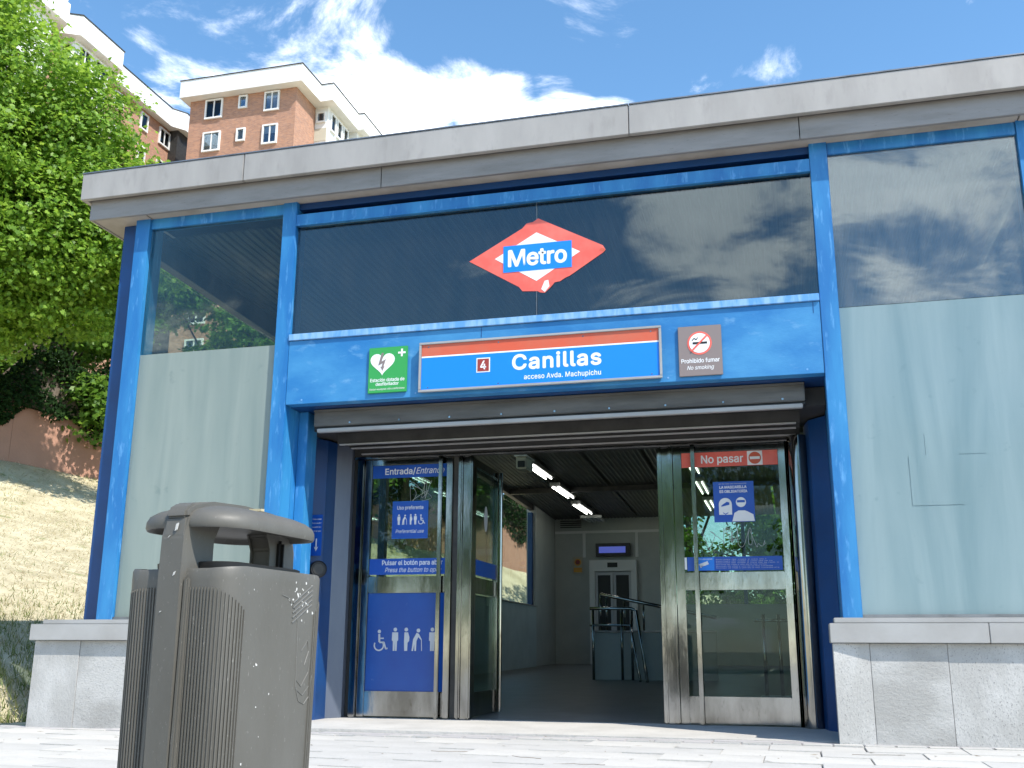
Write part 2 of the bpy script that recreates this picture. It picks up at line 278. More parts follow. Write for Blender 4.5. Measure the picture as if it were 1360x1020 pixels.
def text(s, x0, x1, z0, z1, y, m, parent, bold=.0, shear=0, name='lettering', mono=0):
    """lettering fitted to the box x0..x1, z0..z1 on a plane facing -y (capitals/ascenders fill the box)"""
    cu = bpy.data.curves.new(name, 'FONT'); cu.body = s
    if FONT: cu.font = FONT
    cu.size = 1; cu.shear = shear; cu.extrude = 0; cu.resolution_u = 2; cu.space_character = 1.0+mono
    ob = bpy.data.objects.new('t', cu); col.objects.link(ob); bpy.context.view_layer.update()
    crv = ob.to_curve(bpy.context.evaluated_depsgraph_get()); loops = []
    for sp in crv.splines:
        bp = sp.bezier_points; pts = []
        for i in range(len(bp)):
            p, q = bp[i], bp[(i+1) % len(bp)]; seg_ = interpolate_bezier(p.co, p.handle_right, q.handle_left, q.co, 5 if (q.co-p.co).length > .02 else 3)[:-1]
            if p.handle_right_type == 'VECTOR' and q.handle_left_type == 'VECTOR': seg_ = seg_[:1]
            for v in seg_:
                if not pts or (pts[-1]-v).length > 1e-4: pts.append(v.copy())
        if len(pts) > 1 and (pts[0]-pts[-1]).length < 1e-4: pts.pop()
        if len(pts) > 2: loops.append((pts, sum(pts[i].x*pts[(i+1)%len(pts)].y-pts[(i+1)%len(pts)].x*pts[i].y for i in range(len(pts)))))
    ob.to_curve_clear(); bpy.data.objects.remove(ob)
    sg_ = 1 if max(loops, key=lambda l: abs(l[1]))[1] > 0 else -1
    outs = [l for l in loops if l[1]*sg_ > 0]; holes = [l for l in loops if l[1]*sg_ <= 0]
    def inside(p, poly):
        c = False
        for i in range(len(poly)):
            a_, b_ = poly[i], poly[i-1]
            if (a_.y > p.y) != (b_.y > p.y) and p.x < (b_.x-a_.x)*(p.y-a_.y)/(b_.y-a_.y)+a_.x: c = not c
        return c
    V__ = []; F__ = []
    for o__, ar in outs:
        hs__ = [h for h, _ in holes if inside(h[0], o__)]; ring_ = [o__]+hs__; base_ = len(V__)
        for rg in ring_: V__ += [tuple(v) for v in rg]
        F__ += [tuple(base_+i for i in t) for t in tessellate_polygon(ring_)]
    me = bpy.data.meshes.new(name); me.from_pydata(V__, [], F__)
    n = len(me.vertices); co = np.empty(n*3, np.float32); me.vertices.foreach_get('co', co); co = co.reshape(-1,3)
    mn, mxx = co.min(0), co.max(0)
    sx = (x1-x0)/(mxx[0]-mn[0]); base = 0; sz = (z1-z0)/(mxx[1]-base)
    out = np.zeros_like(co); out[:,0] = (co[:,0]-mn[0])*sx; out[:,2] = (co[:,1]-base)*sz; out[:,1] = 0
    if bold:     # heavier stroke: the same outline repeated a hair aside, each a hair deeper
        d_ = bold*.8*sx; bmx = bmesh.new()
        for k in range(9):
            t_ = 2*math.pi*k/8; sh = (0,0) if k == 8 else (math.cos(t_)*d_, math.sin(t_)*d_)
            o2 = out.copy(); o2[:,0] = (out[:,0]-(x1-x0)/2)*(1-2*d_/(x1-x0))+(x1-x0)/2+sh[0]; o2[:,2] = out[:,2]*(1-d_/(z1-z0))+sh[1]; o2[:,1] = (.00006*k)
            me.vertices.foreach_set('co', o2.ravel()); me.update(); bmx.from_mesh(me)
        bmx.to_mesh(me); bmx.free(); me.update()
    else: me.vertices.foreach_set('co', out.ravel()); me.update()
    o = link(name, me, m, parent); p = parent.matrix_basis.translation if parent else Vector()
    o.location = Vector((x0, y, z0)) - pw(parent); o.name = name
    return o
def pw(p):
    v = Vector()
    while p: v += p.location; p = p.parent
    return v
def disc(cx, cz, r, n=28, rx=None): return [(cx+(rx or r)*math.cos(2*math.pi*k/n), cz+r*math.sin(2*math.pi*k/n)) for k in range(n)]
def flat(name, polys, y, m, parent, th=.0015):
    """flat print: polygons (x,z) in a plane facing -y"""
    mb = MB(pw(parent))
    for p in polys: mb.prism(p, 'y', y-th, y)
    o = mb.make(name, m, parent); o.location = (0,0,0); return o
def part(mb, name, m, parent, **k):
    """mb made with o = parent's world origin"""
    o = mb.make(name, m, parent, **k); o.location = (0,0,0); return o
def barpoly(x0, z0, x1, z1, w):
    d = Vector((x1-x0, z1-z0)).normalized()*w/2; n = (-d.y, d.x)
    return [(x0+n[0],z0+n[1]),(x0-n[0],z0-n[1]),(x1-n[0],z1-n[1]),(x1+n[0],z1+n[1])]

# ------------------------------------------------------------------ terrain
W0 = np.array((-19.8, 14.7)); wd = np.array((9.7,16.2)); wd /= np.linalg.norm(wd); wn = np.array((wd[1], -wd[0]))
def zbase(u): return np.interp(u, [-30,-12,0,18.9,45,80], [5.2,5.5,5.4,3.7,2.6,2.2])
def gplaza(x, y): return -.04*np.clip((.3-x)/6.6, 0, 1.2)
def terrain(x, y):
    x = np.asarray(x, float); y = np.asarray(y, float)
    dx, dy = x-W0[0], y-W0[1]; u = dx*wd[0]+dy*wd[1]; s = dx*wn[0]+dy*wn[1]
    S = np.minimum((12.9-wd[0]*u)/wn[0], (14.1+wd[1]*u)/(-wn[1])); S = np.maximum(S, 2.5)
    t = np.clip(1-s/S, 0, 1); f = t**.86*(1-.12*np.sin(np.pi*t))
    z = zbase(u)*f
    z = np.where(s < 0, zbase(u)+np.clip(-s-.3, 0, 12)*.09, z)
    z = z + .10*np.sin(x*.9+1)*np.sin(y*.7)*np.clip(t*4, 0, 1)*(s > 1)
    return z - .05*(1-np.clip(t*30, 0, 1)) + gplaza(x, y)*0
xs = np.concatenate([[-900,-400,-200,-120,-90], np.arange(-70,-28,2.), np.arange(-28,-5.9,.35), np.arange(-5.5,8,2.), [12,20,40,80,160,400,900]])
ys = np.concatenate([[-900,-300,-100,-60,-40,-25,-15,-8,-4,-2,-1], np.arange(-.5,26,.35), np.arange(26,46,1.), np.arange(48,90,4.), [120,200,400,900]])
X, Y = np.meshgrid(xs, ys, indexing='ij'); Z = terrain(X, Y)
mask = (X > -6.3)
Z = np.where(mask & (Y < 17.4), -.07, Z)
nx, ny = len(xs), len(ys)
vi = np.arange(nx*ny).reshape(nx, ny)
quads = np.stack([vi[:-1,:-1], vi[1:,:-1], vi[1:,1:], vi[:-1,1:]], -1).reshape(-1,4)
me = bpy.data.meshes.new('hillside'); me.from_pydata(np.stack([X,Y,Z],-1).reshape(-1,3).tolist(), [], quads.tolist()); me.update()
for p in me.polygons: p.use_smooth = True
g = link('ground', me, M['hill']); tag(g, kind='structure')

# grass blades
def blades(name, pts, l0, l1, w, flat_, m, parent=None):
    n = len(pts); a = rng.uniform(0, 2*np.pi, n); tilt = rng.uniform(*flat_, n); ln = rng.uniform(l0, l1, n)
    d = np.stack([np.cos(a)*np.cos(tilt), np.sin(a)*np.cos(tilt), np.sin(tilt)], -1)*ln[:,None]
    b = a+rng.uniform(.8,2.2,n); s = np.stack([np.cos(b), np.sin(b), np.zeros(n)], -1)*w*rng.uniform(.6,1.4,n)[:,None]
    v = np.stack([pts-s, pts+s, pts+d+np.array([0,0,.012])], 1).reshape(-1,3)
    me = bpy.data.meshes.new(name); me.vertices.add(3*n); me.vertices.foreach_set('co', v.astype(np.float32).ravel())
    me.loops.add(3*n); me.loops.foreach_set('vertex_index', np.arange(3*n, dtype=np.int32)); me.polygons.add(n); me.polygons.foreach_set('loop_start', np.arange(0,3*n,3, dtype=np.int32)); me.update(calc_edges=True)
    return link(name, me, m, parent)
def hillpts(n, x0=-22, x1=-6.9, y0=.4, y1=27):
    x = x0+(x1-x0)*rng.uniform(0,1,n); y = y0+(y1-y0)*rng.uniform(0,1,n)**1.2
    s = (x-W0[0])*wn[0]+(y-W0[1])*wn[1]; k = s > .1; x, y = x[k], y[k]
    return np.stack([x, y, terrain(x,y)], -1)
o = blades('dry_grass', hillpts(90000), .06, .20, .006, (.0,.5), M['straw']); tag(o, 'dry straw coloured mown grass covering the slope left of the station', 'grass', kind='stuff')
q = hillpts(60000); k = (np.sin(q[:,0]*1.3)+np.sin(q[:,1]*1.1+1.5)+rng.normal(0,.5,len(q))) > 1.15
q2 = hillpts(26000, -14, -6.8, .35, 5.5); q = np.concatenate([q[k], q2[rng.uniform(0,1,len(q2)) < np.clip(1.1-(terrain(q2[:,0],q2[:,1]))/1.4, 0, 1)]])
o = blades('green_grass', q, .05, .14, .005, (.5,1.4), M['grass']); tag(o, 'short green grass patches at the foot of the dry slope', 'grass', kind='stuff')

# ------------------------------------------------------------------ plaza paving
mb = MB(); zs = -.02
xsP = [-14,-6.3,.3,14]
bmv = mb.bm
rows = [(-40),(-.30),(1.16)]
def pg(x0,x1,y0,y1,z=-.016):
    vs = [bmv.verts.new((x,y,float(gplaza(x,y))+z)) for x,y in ((x0,y0),(x1,y0),(x1,y1),(x0,y1))]; bmv.faces.new(vs)
for a, b in ((-14,-6.34),(-6.34,-4.0),(-4.0,.3),(.3,14)): pg(a, b, -40, .3)
pave = mb.make('pavement', M['joint']); tag(pave, kind='structure')
# slabs
def slab_mesh(w, d, h, bev=.006):
    mb = MB(); mb.box(0,w,0,d,-h,0, bev); bmesh.ops.recalc_face_normals(mb.bm, faces=mb.bm.faces); me = bpy.data.meshes.new('paving_slab'); mb.bm.to_mesh(me); mb.bm.free(); return me
def put(name, me, loc, parent, m=None, rz=0, tilt=0):
    o = bpy.data.objects.new(name, me); col.objects.link(o); o.parent = parent; o.location = loc; o.rotation_euler = (tilt, 0, rz)
    if m:
        if not me.materials: me.materials.append(m)
        o.material_slots[0].link = 'OBJECT'; o.material_slots[0].material = m
    return o
sl = slab_mesh(.596,.396,.03,.003)
slope = -.04/6.6
r_i = 0; y = -.66; far_sl = []
while y > -38:
    x = -9.2 + (r_i % 2)*.3 + (random.uniform(-.02,.02)); 
    while x < 4.6:
        zz_ = float(gplaza(x+.3, 0))+.004
        if y > -4.6:
            o = put('paving_slab', sl, (x, y, zz_+random.uniform(-.002,.002)), pave, random.choice([M['paver'],M['paver'],M['paver2']]), tilt=random.uniform(-.003,.003)); o.rotation_euler.y = -math.atan(slope) if -6.3 < x < .3 else 0
        else: far_sl.append((x, y, zz_))
        x += .6
    y -= .4; r_i += 1
mb = MB()
for (x, y, z_) in far_sl: mb.box(x, x+.592, y, y+.392, z_-.03, z_-.002)
tag(mb.make('paving_slabs', M['paver'], pave), kind='stuff')
st = slab_mesh(.192,.112,.03,.005); st.name = 'paving_sett'
x = -6.6
while x < 3.4:
    o = put('paving_sett', st, (x, -.212, float(gplaza(x,0))+.004+random.uniform(-.002,.002)), pave, random.choice([M['sett'],M['paver'],M['granite2']]), rz=random.uniform(-.01,.01)); x += .2
bd = slab_mesh(.992,.14,.03,.004); bd.name = 'border_stone'
x = -6.6
while x < 3.4: put('border_stone', bd, (x, -.095, float(gplaza(x+.5,0))+.003), pave, M['sett']); x += 1.0
# recess apron between pavement and doors
mb = MB(); mb.prism([(.046,-.04),(.046,.004),(1.12,.028),(1.12,-.04)], 'x', -4.08, .32); ap = mb.make('threshold_slab', M['paver2'], pave)
mb = MB()
for k in range(120):
    x_, y_ = random.uniform(-6,3), random.uniform(-2.4,.6); z_ = float(gplaza(x_,0))+.006+(.018*max(0,y_)); a_ = random.uniform(0,3.14); l_ = random.uniform(.006,.035); w_ = random.uniform(.002,.008)
    c_, s__ = math.cos(a_), math.sin(a_); vs = [mb.bm.verts.new((x_+c_*u_*l_-s__*v_*w_, y_+s__*u_*l_+c_*v_*w_, z_+random.uniform(0,.004))) for u_, v_ in ((-1,0),(0,-1),(1,0),(0,1))]; mb.bm.faces.new(vs)
for k in range(9):
    x_, y_ = random.uniform(-4.5,1.5), random.uniform(-2.2,-.35); pts = [(x_, y_, float(gplaza(x_,0))+.0075)]
    for j in range(7): pts.append((pts[-1][0]+random.uniform(.02,.07), pts[-1][1]+random.uniform(-.03,.03), pts[-1][2]))
    mb.tube(pts, .0014, 3)
M['litter'] = mat('dry_leaf_litter', (.20,.14,.07), .9, 0, (.09,.07,.05), 3)
tag(mb.make('leaf_litter', M['litter']), 'scattered dry leaf bits and twigs on the pale paving before the entrance', 'leaf litter', kind='stuff')
# ------------------------------------------------------------------ station building
B = empty('metro_entrance_building', (-1.9, 0, 0), 'glass and blue steel metro entrance pavilion with a flat grey roof', 'metro station')
BO = (-1.9, 0, 0)
def bpart(fn, name, m, smooth=False):
    mb = MB(BO); fn(mb); return part(mb, name, m, B, smooth=smooth)
XA0,XA1,XB0,XB1,XC0,XC1,XD0,XD1 = -5.75,-5.605,-4.235,-4.10,.325,.46,1.83,1.975
# posts
for (a, b) in ((XB0,XB1),(XC0,XC1)):
    bpart(lambda m_: m_.box(a,b,0,.19,.80,4.52,.004) if a < -1 else m_.box(a,b,0,.19,.80,4.52,.004), 'post', M['blue'])
bpart(lambda m_: m_.prism([(XA0,0),(XA1,0),(XA1,.22),(XA0,.22)], 'z', .84, 4.5), 'post', M['blue'])
bpart(lambda m_: m_.box(XA0-.20,XA0-.002,.10,.22,.84,4.495,.003), 'post_flange', M['blue_dark'])  # darker blue paints in the shade the post throws on this plate
bpart(lambda m_: m_.prism([(XD1,0),(XD0,0),(XD0,.22),(XD1,.22)], 'z', .84, 4.5), 'post', M['blue'])
bpart(lambda m_: m_.box(XD1+.002,XD1+.20,.10,.22,.84,4.495,.003), 'post_flange', M['blue_dark'])  # mirrored flange, coloured with the same painted-in shade
# lintel beam over the doors
bpart(lambda m_: m_.box(XB1+.002,XC0-.002,.004,.11,2.625,3.19,.003), 'lintel_beam', M['blue_beam'])
bpart(lambda m_: m_.box(XB1+.002,XC0-.002,-.014,.11,3.193,3.25,.003), 'lintel_flange', M['blue_pale'])
bpart(lambda m_: m_.box(XB1+.002,XC0-.002,-.002,.09,4.27,4.375,.004), 'transom', M['blue'])
bpart(lambda m_: m_.box(XB1+.002,XC0-.002,-.012,.0,4.262,4.282,.002), 'glazing_bead', M['blue'])
bpart(lambda m_: m_.box(-5.74,1.96,.05,.16,4.44,4.56), 'head_beam', M['blue_dark'])
for (a, b) in ((XA1,XB0),(XC1,XD0)):
    bpart(lambda m_: m_.box(a+.002,b-.002,.02,.10,4.40,4.50,.003), 'transom', M['blue'])
    bpart(lambda m_: m_.box(a+.002,b-.002,.02,.06,.842,.862), 'glazing_bead', M['steel_dull'])
for x_ in (-2.36,.272): bpart(lambda m_: m_.box(x_,x_+.004,.0015,.0045,3.10,3.19), 'weld_seam', M['blue_dark'])
for x_ in (-3.95,-2.92,-.84,.2): bpart(lambda m_: m_.tube([(x_,.002,2.66),(x_,.006,2.66)], .008, 8), 'bolt', M['blue_pale'])
# glazing
def pane(x0, x1, z0, z1, m, name='glass_pane', y=.045): return bpart(lambda m_: m_.box(x0+.003,x1-.003,y,y+.008,z0,z1), name, m)
pane(XA1,XB0,3.185,4.40,M['glass_left']); pane(XC1,XD0,3.14,4.40,M['glass_right'])
pane(XA1,XB0,.862,3.181,M['frost_l'],'frosted_pane'); pane(XC1,XD0,.862,3.136,M['frost_r'],'frosted_pane')
pane(XB1,-1.903,3.25,4.268,M['glass']); pane(-1.897,XC0,3.25,4.268,M['glass'])
bpart(lambda m_: m_.box(-1.9028,-1.8972,.0435,.058,3.25,4.268), 'silicone_joint', M['steel_dull'])
# paper remnants and tape on the right frosted pane
for i, (x0,x1,z0,z1) in enumerate([(.86,1.2,1.62,1.98),(.98,1.38,1.98,2.14)]):
    fr_ = bpart(lambda m_: m_.box(x0,x1,.0425+i*.0005,.0432+i*.0005,z0,z1), 'tape_residue', M['frost_r'])
# roof fascias (front segments, then sides)
for (a, b) in ((-6.18,-3.253),(-3.247,.257),(.263,2.38)): bpart(lambda m_: m_.box(a,b,-.12,-.09,4.49,4.685,.003), 'fascia_panel', M['roof_low'])
for (a, b) in ((-6.24,-4.553),(-4.547,-1.073),(-1.067,2.44)): bpart(lambda m_: m_.box(a,b,-.20,-.15,4.67,4.93,.004), 'fascia_panel', M['roof_grey'])
for (a, b) in ((-6.242,-4.55),(-4.545,-1.07),(-1.065,2.442)): bpart(lambda m_: m_.box(a,b,-.206,-.10,4.932,4.945,.002), 'roof_edge_trim', M['steel_dull'])
for xs0, xs1, xl0, xl1 in ((-6.24,-6.19,-6.18,-6.15),(2.39,2.44,2.35,2.38)):
    y = -.148
    for k in range(5):
        bpart(lambda m_: m_.box(xs0,xs1,y,y+3.6,4.67,4.93,.004), 'fascia_panel', M['roof_grey'])
        bpart(lambda m_: m_.box(xl0,xl1,y+.06,y+3.66,4.49,4.685,.003), 'fascia_panel', M['roof_low']); y += 3.605
bpart(lambda m_: m_.box(-6.185,2.385,-.145,17.9,4.70,4.90), 'roof', M['roof_grey'])
bpart(lambda m_: m_.prism([(-6.15,4.495),(-6.15,4.53),(-5.6,4.53),(-5.6,4.495)], 'y', -.088, 17.6), 'soffit_panel', M['soffit'])
bpart(lambda m_: m_.prism([(2.35,4.495),(2.35,4.53),(1.85,4.53),(1.85,4.495)], 'y', -.088, 17.6), 'soffit_panel', M['soffit'])
bpart(lambda m_: m_.box(-5.59,1.84,-.088,.048,4.50,4.53), 'soffit_panel', M['soffit'])
# ceiling of corrugated perforated sheet, falling towards the back
def perf():
    m = bpy.data.materials.new('perforated_sheet'); m.use_nodes = True; t = m.node_tree; b = t.nodes['Principled BSDF']; b.inputs['Roughness'].default_value = .5; b.inputs['Metallic'].default_value = .3
    tcn = t.nodes.new('ShaderNodeTexCoord'); v = t.nodes.new('ShaderNodeTexVoronoi'); v.inputs['Scale'].default_value = 38; v.inputs['Randomness'].default_value = 0; t.links.new(tcn.outputs['Object'], v.inputs['Vector'])
    mr = t.nodes.new('ShaderNodeMapRange'); mr.inputs['From Min'].default_value = .25; mr.inputs['From Max'].default_value = .4; t.links.new(v.outputs['Distance'], mr.inputs['Value'])
    mm = t.nodes.new('ShaderNodeMix'); mm.data_type = 'RGBA'; t.links.new(mr.outputs[0], mm.inputs[0]); mm.inputs[6].default_value = (.025,.025,.022,1); mm.inputs[7].default_value = (.085,.084,.078,1); t.links.new(mm.outputs[2], b.inputs['Base Color']); return m
M['perf'] = perf()
def zc(y): return 4.36-.65*max(y,0)/17
pw_ = 1.05; xx = -5.55; n = 0
bmc = bmesh.new(); prof = []
k = 0; px_ = 0
while px_ < pw_-.012: prof.append((px_, 0 if k % 4 in (0,1) else .012)); px_ += (.03 if k % 2 == 0 else .012); k += 1
rowsv = []
for yy in (.17, 17.1): rowsv.append([bmc.verts.new((a, yy, zc(yy)+b)) for a, b in prof])
for i in range(len(prof)-1): bmc.faces.new((rowsv[0][i], rowsv[0][i+1], rowsv[1][i+1], rowsv[1][i]))
cme = bpy.data.meshes.new('ceiling_panel'); bmc.to_mesh(cme); bmc.free(); cme.materials.append(M['perf'])
while xx < 1.75:
    o = bpy.data.objects.new('ceiling_panel', cme); col.objects.link(o); o.parent = B; o.location = (xx+1.9, 0, 0); xx += pw_+.005
bpart(lambda m_: m_.box(-5.58,1.83,.17,17.2,4.46,4.49), 'ceiling_deck', M['dark'])
for xb in (-5.60, 1.83): bpart(lambda m_: m_.prism([(.225,4.16),(.225,4.45),(17.2,4.45),(17.2,3.62)], 'x', xb-.1 if xb<0 else xb, xb if xb<0 else xb+.1), 'edge_beam', M['dark'])
for yb in (4.3, 8.6, 12.9): bpart(lambda m_: m_.box(-5.59,1.82,yb,yb+.12,zc(yb)-.11,zc(yb)-.01), 'ceiling_beam', M['dark'])
# side walls: posts, glass, low wall
for sx, x_ in ((-1,-5.66),(1,1.88)):
    for yy in (3.1, 6.1, 9.1, 12.05, 14.9):
        bpart(lambda m_: m_.box(x_-.05,x_+.05,yy,yy+.11,.84 if yy<4 else 1.2,zc(yy)-.16), 'post', M['blue_dark'])
    seg = [(.225,3.1),(3.21,6.1),(6.21,9.1),(9.21,12.05),(12.16,14.9)]
    for (a, b) in seg:
        zl = .86 if a < 3 else 1.57
        if sx < 0: bpart(lambda m_: m_.box(x_-.004,x_+.004,a+.004,b-.004,zl,zc(b)-.16), 'glass_pane', M['glass_side'])
        else:
            bpart(lambda m_: m_.box(x_-.004,x_+.004,a+.004,b-.004,zl,3.14), 'frosted_pane', M['frost_r']); bpart(lambda m_: m_.box(x_-.004,x_+.004,a+.004,b-.004,3.144,zc(b)-.16), 'glass_pane', M['glass'])
        bpart(lambda m_: m_.box(x_-.13,x_+.13,a-.1,b+.1,-.05,zl-.03), 'low_wall', M['wall_low'])
        bpart(lambda m_: m_.box(x_-.16,x_+.16,a-.1,b+.1,zl-.028,zl-.002), 'sill_cap', M['cap'])
    bpart(lambda m_: m_.box(x_-.1,x_+.1,15.02,17.35,-.05,zc(17)+.3), 'wall', M['wall_in'])
# back wall: solid on the left, glazed on the right
bpart(lambda m_: m_.box(-5.55,-2.62,17.0,17.2,-.05,4.4), 'wall', M['wall_in'])
bpart(lambda m_: m_.box(-2.6,1.8,17.0,17.2,-.05,1.66), 'low_wall', M['wall_low'])
for x_ in (-2.58,-1.1,.4,1.76): bpart(lambda m_: m_.box(x_,x_+.08,17.02,17.12,1.66,4.0), 'post', M['blue_dark'])
for a, b in ((-2.5,-1.1),(-1.02,.4),(.48,1.76)): bpart(lambda m_: m_.box(a+.003,b-.003,17.05,17.06,1.662,4.0), 'glass_pane', M['glass_side'])
bpart(lambda m_: m_.box(-5.54,-2.63,16.975,16.998,3.36,3.42), 'wall_trim', M['frame_white'])
for x_ in (-4.86,-3.58): bpart(lambda m_: m_.box(x_,x_+.07,16.98,16.998,2.78,3.358), 'wall_trim', M['frame_white'])
vg = bpart(lambda m_: [m_.box(-5.40,-4.88,16.93,16.97,3.50+k*.05,3.52+k*.05) for k in range(4)] and None, 'ventilation_grille', M['dark'])
# interior floor, rising gently
mb = MB(); mb.prism([(1.12,-.06),(1.12,.03),(17.0,.30),(17.0,-.06)], 'x', -5.55, 1.78); fl = mb.make('hall_floor', M['floor_in']); tag(fl, kind='structure')
# plinths: granite slabs + caps
def plinth(x0, x1, joints, first_tilt=False):
    e = [x0]+joints+[x1]
    for i in range(len(e)-1):
        a, b = e[i]+.0012, e[i+1]-.0012; z0 = -.06
        def f(m_):
            if first_tilt and i == 0: m_.prism([(a,-.088),(b,-.062),(b,.12),(a,.12)], 'z', z0, .664)
            else: m_.box(a,b,-.06+random.uniform(-.003,.003),.12,z0,.664,.002)
        bpart(f, 'granite_slab', M['granite'] if i % 2 else M['granite2'])
plinth(-6.28,-4.13,[-5.83,-5.3,-4.75]); plinth(.243,2.42,[.485,.985,1.49,1.95], True)
# return faces of the plinths
bpart(lambda m_: m_.box(-6.28,-6.2,.122,3.0,-.06,.664), 'granite_slab', M['granite'])
for a, b in ((-6.305,-5.25),(-5.247,-4.11)): bpart(lambda m_: m_.box(a,b,-.112,.14,.667,.80,.004), 'sill_cap', M['cap'])
for a, b in ((.228,1.25),(1.253,2.45)): bpart(lambda m_: m_.box(a,b,-.112,.14,.667,.80,.004), 'sill_cap', M['cap'])
bpart(lambda m_: m_.box(-6.22,-4.11,-.07,.12,.802,.838,.004), 'sill_cap', M['cap']); bpart(lambda m_: m_.box(.262,2.40,-.07,.12,.802,.838,.004), 'sill_cap', M['cap'])
bpart(lambda m_: m_.box(-6.30,-6.1,.142,3.0,.667,.80,.004), 'sill_cap', M['cap'])
# entrance recess: returns, steel jambs, shutter, header
bpart(lambda m_: m_.box(-4.20,-4.10,.192,1.12,.0,2.62), 'recess_wall', M['blue'])
bpart(lambda m_: m_.box(-4.235,-4.10,.001,.19,-.02,.80), 'post', M['blue'])
bpart(lambda m_: m_.box(-4.098,-4.01,.27,.46,.0,2.618,.004), 'pilaster', M['blue'])
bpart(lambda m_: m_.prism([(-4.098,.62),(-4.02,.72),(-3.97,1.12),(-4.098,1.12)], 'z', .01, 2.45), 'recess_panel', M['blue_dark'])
bpart(lambda m_: m_.prism([(-4.018,.86),(-3.90,1.00),(-3.90,1.10),(-3.968,1.12)], 'z', .01, 2.44), 'recess_panel', M['recess_grey'])
bpart(lambda m_: m_.box(.336,.42,.192,1.15,.0,2.62), 'recess_wall', M['blue'])
bpart(lambda m_: m_.box(.327,.458,.001,.19,-.02,.80), 'post', M['blue'])
bpart(lambda m_: m_.prism([(.16,1.10),(.20,.86),(.334,.70),(.334,1.10)], 'z', .01, 2.45), 'recess_panel', M['blue_dark'])
def conv(m_):
    pts = [(.012+.19*t, 1.06-.10*math.sin(math.pi*t)**.8) for t in [k/10 for k in range(11)]]; m_.prism(pts+[(.202,1.12),(.012,1.12)], 'z', .015, 2.36)
smooth_by_angle(bpart(conv, 'recess_panel', M['steel']))
bpart(lambda m_: m_.box(-3.93,.175,.22,.40,2.47,2.612,.006), 'shutter_box', M['shutter'])
bpart(lambda m_: m_.box(-3.93,.175,.205,.219,2.596,2.616,.003), 'shutter_box_lip', M['shutter'])
bpart(lambda m_: m_.box(-3.89,.155,.205,.25,2.415,2.448,.004), 'shutter_bar', M['cap'])
bpart(lambda m_: m_.box(-3.93,.175,.24,.38,2.449,2.468), 'shutter_slot', M['black'])
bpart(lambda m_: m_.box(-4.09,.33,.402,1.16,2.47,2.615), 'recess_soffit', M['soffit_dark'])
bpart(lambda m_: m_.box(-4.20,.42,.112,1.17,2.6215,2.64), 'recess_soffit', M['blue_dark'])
for (y_, z_) in ((.52,2.36),(.78,2.375),(1.02,2.365)):
    bpart(lambda m_: m_.box(-3.82,.10,y_,y_+.03,z_,z_+.012,.002), 'track_rail', M['cap']); bpart(lambda m_: m_.box(-3.84,.13,y_+.012,y_+.022,z_+.012,2.468), 'track_fin', M['soffit_dark'])
bpart(lambda m_: m_.box(-3.90,.02,1.05,1.14,2.325,2.468,.004), 'door_header', M['dark'])
bpart(lambda m_: m_.box(-3.90,.02,1.035,1.049,2.322,2.345,.003), 'door_header_trim', M['steel'])
# small bolts under the shutter
for k in range(9): bpart(lambda m_: m_.box(-3.6+k*.45,-3.585+k*.45,.215,.22,2.485,2.50), 'bolt', M['steel'])
# door frame posts
def sbox(a,b,c,d,e,f,name='door_post',m=None,bev=.006): return bpart(lambda m_: m_.box(a,b,c,d,e,f,bev), name, m or M['steel'])
sbox(-3.895,-3.865,1.06,1.13,.03,2.324,'door_post',M['black'],0); sbox(-3.862,-3.80,1.05,1.13,.03,2.324)
for a, b in ((-2.875,-2.835),(-2.775,-2.74),(-1.075,-1.04),(-.985,-.945)): sbox(a,b,1.045,1.15,.03,2.324,bev=.012)
for a, b in ((-2.834,-2.776),(-1.039,-.986)): sbox(a,b,1.075,1.15,.03,2.324,'door_post_channel',M['steel'],.002); sbox(-.002,.010,1.05,1.13,.03,2.324,'door_post',M['black'],0)
sbox(-2.935,-2.885,1.10,1.14,.03,2.324,'door_post',M['dark'],0)

def door(x0, x1, y, lower, label, bar_x, pl=.07, pr=.055):
    """flat leaf facing -y between x0 and x1; frame mesh with glass, rail, panel children"""
    mb = MB(BO)
    mb.box(x0,x0+pl,y,y+.045,.035,2.32,.005); mb.box(x1-pr,x1,y,y+.045,.035,2.32,.005); mb.box(x0+pl+.001,x1-pr-.001,y+.003,y+.043,2.265,2.318,.003)
    d = part(mb, 'door', M['steel'], B); d['label'] = label
    def sub(fn, name, m, sm=False):
        q = MB(BO); fn(q); return part(q, name, m, d, smooth=sm)
    sub(lambda m_: m_.box(x0+pl+.001,x1-pr-.001,y+.002,y+.043,1.10,1.245,.006), 'middle_rail', M['steel'])
    sub(lambda m_: m_.box(x0+pl+.001,x1-pr-.001,y+.002,y+.043,.04,.25,.006), 'kick_plate', M['steel'])
    sub(lambda m_: m_.box(x0+pl+.001,x1-pr-.001,y+.018,y+.026,1.246,2.264), 'glass_pane', M['glass_door'])
    sub(lambda m_: m_.box(x0+pl+.001,x1-pr-.001,y+.018,y+.026,.251,1.099), 'lower_panel' if lower != 'glass_door' else 'glass_pane', M[lower])
    sub(lambda m_: m_.box(bar_x,bar_x+.035,y-.06,y-.02,.03,2.33,.006), 'sliding_stile', M['steel'])
    return d
door(-3.795, -2.94, 1.075, 'panel_blue', 'closed steel door leaf with a blue lower panel', -3.055)
door(-.94, -.004, 1.075, 'glass_door', 'closed steel door leaf glazed above and below', -.785)
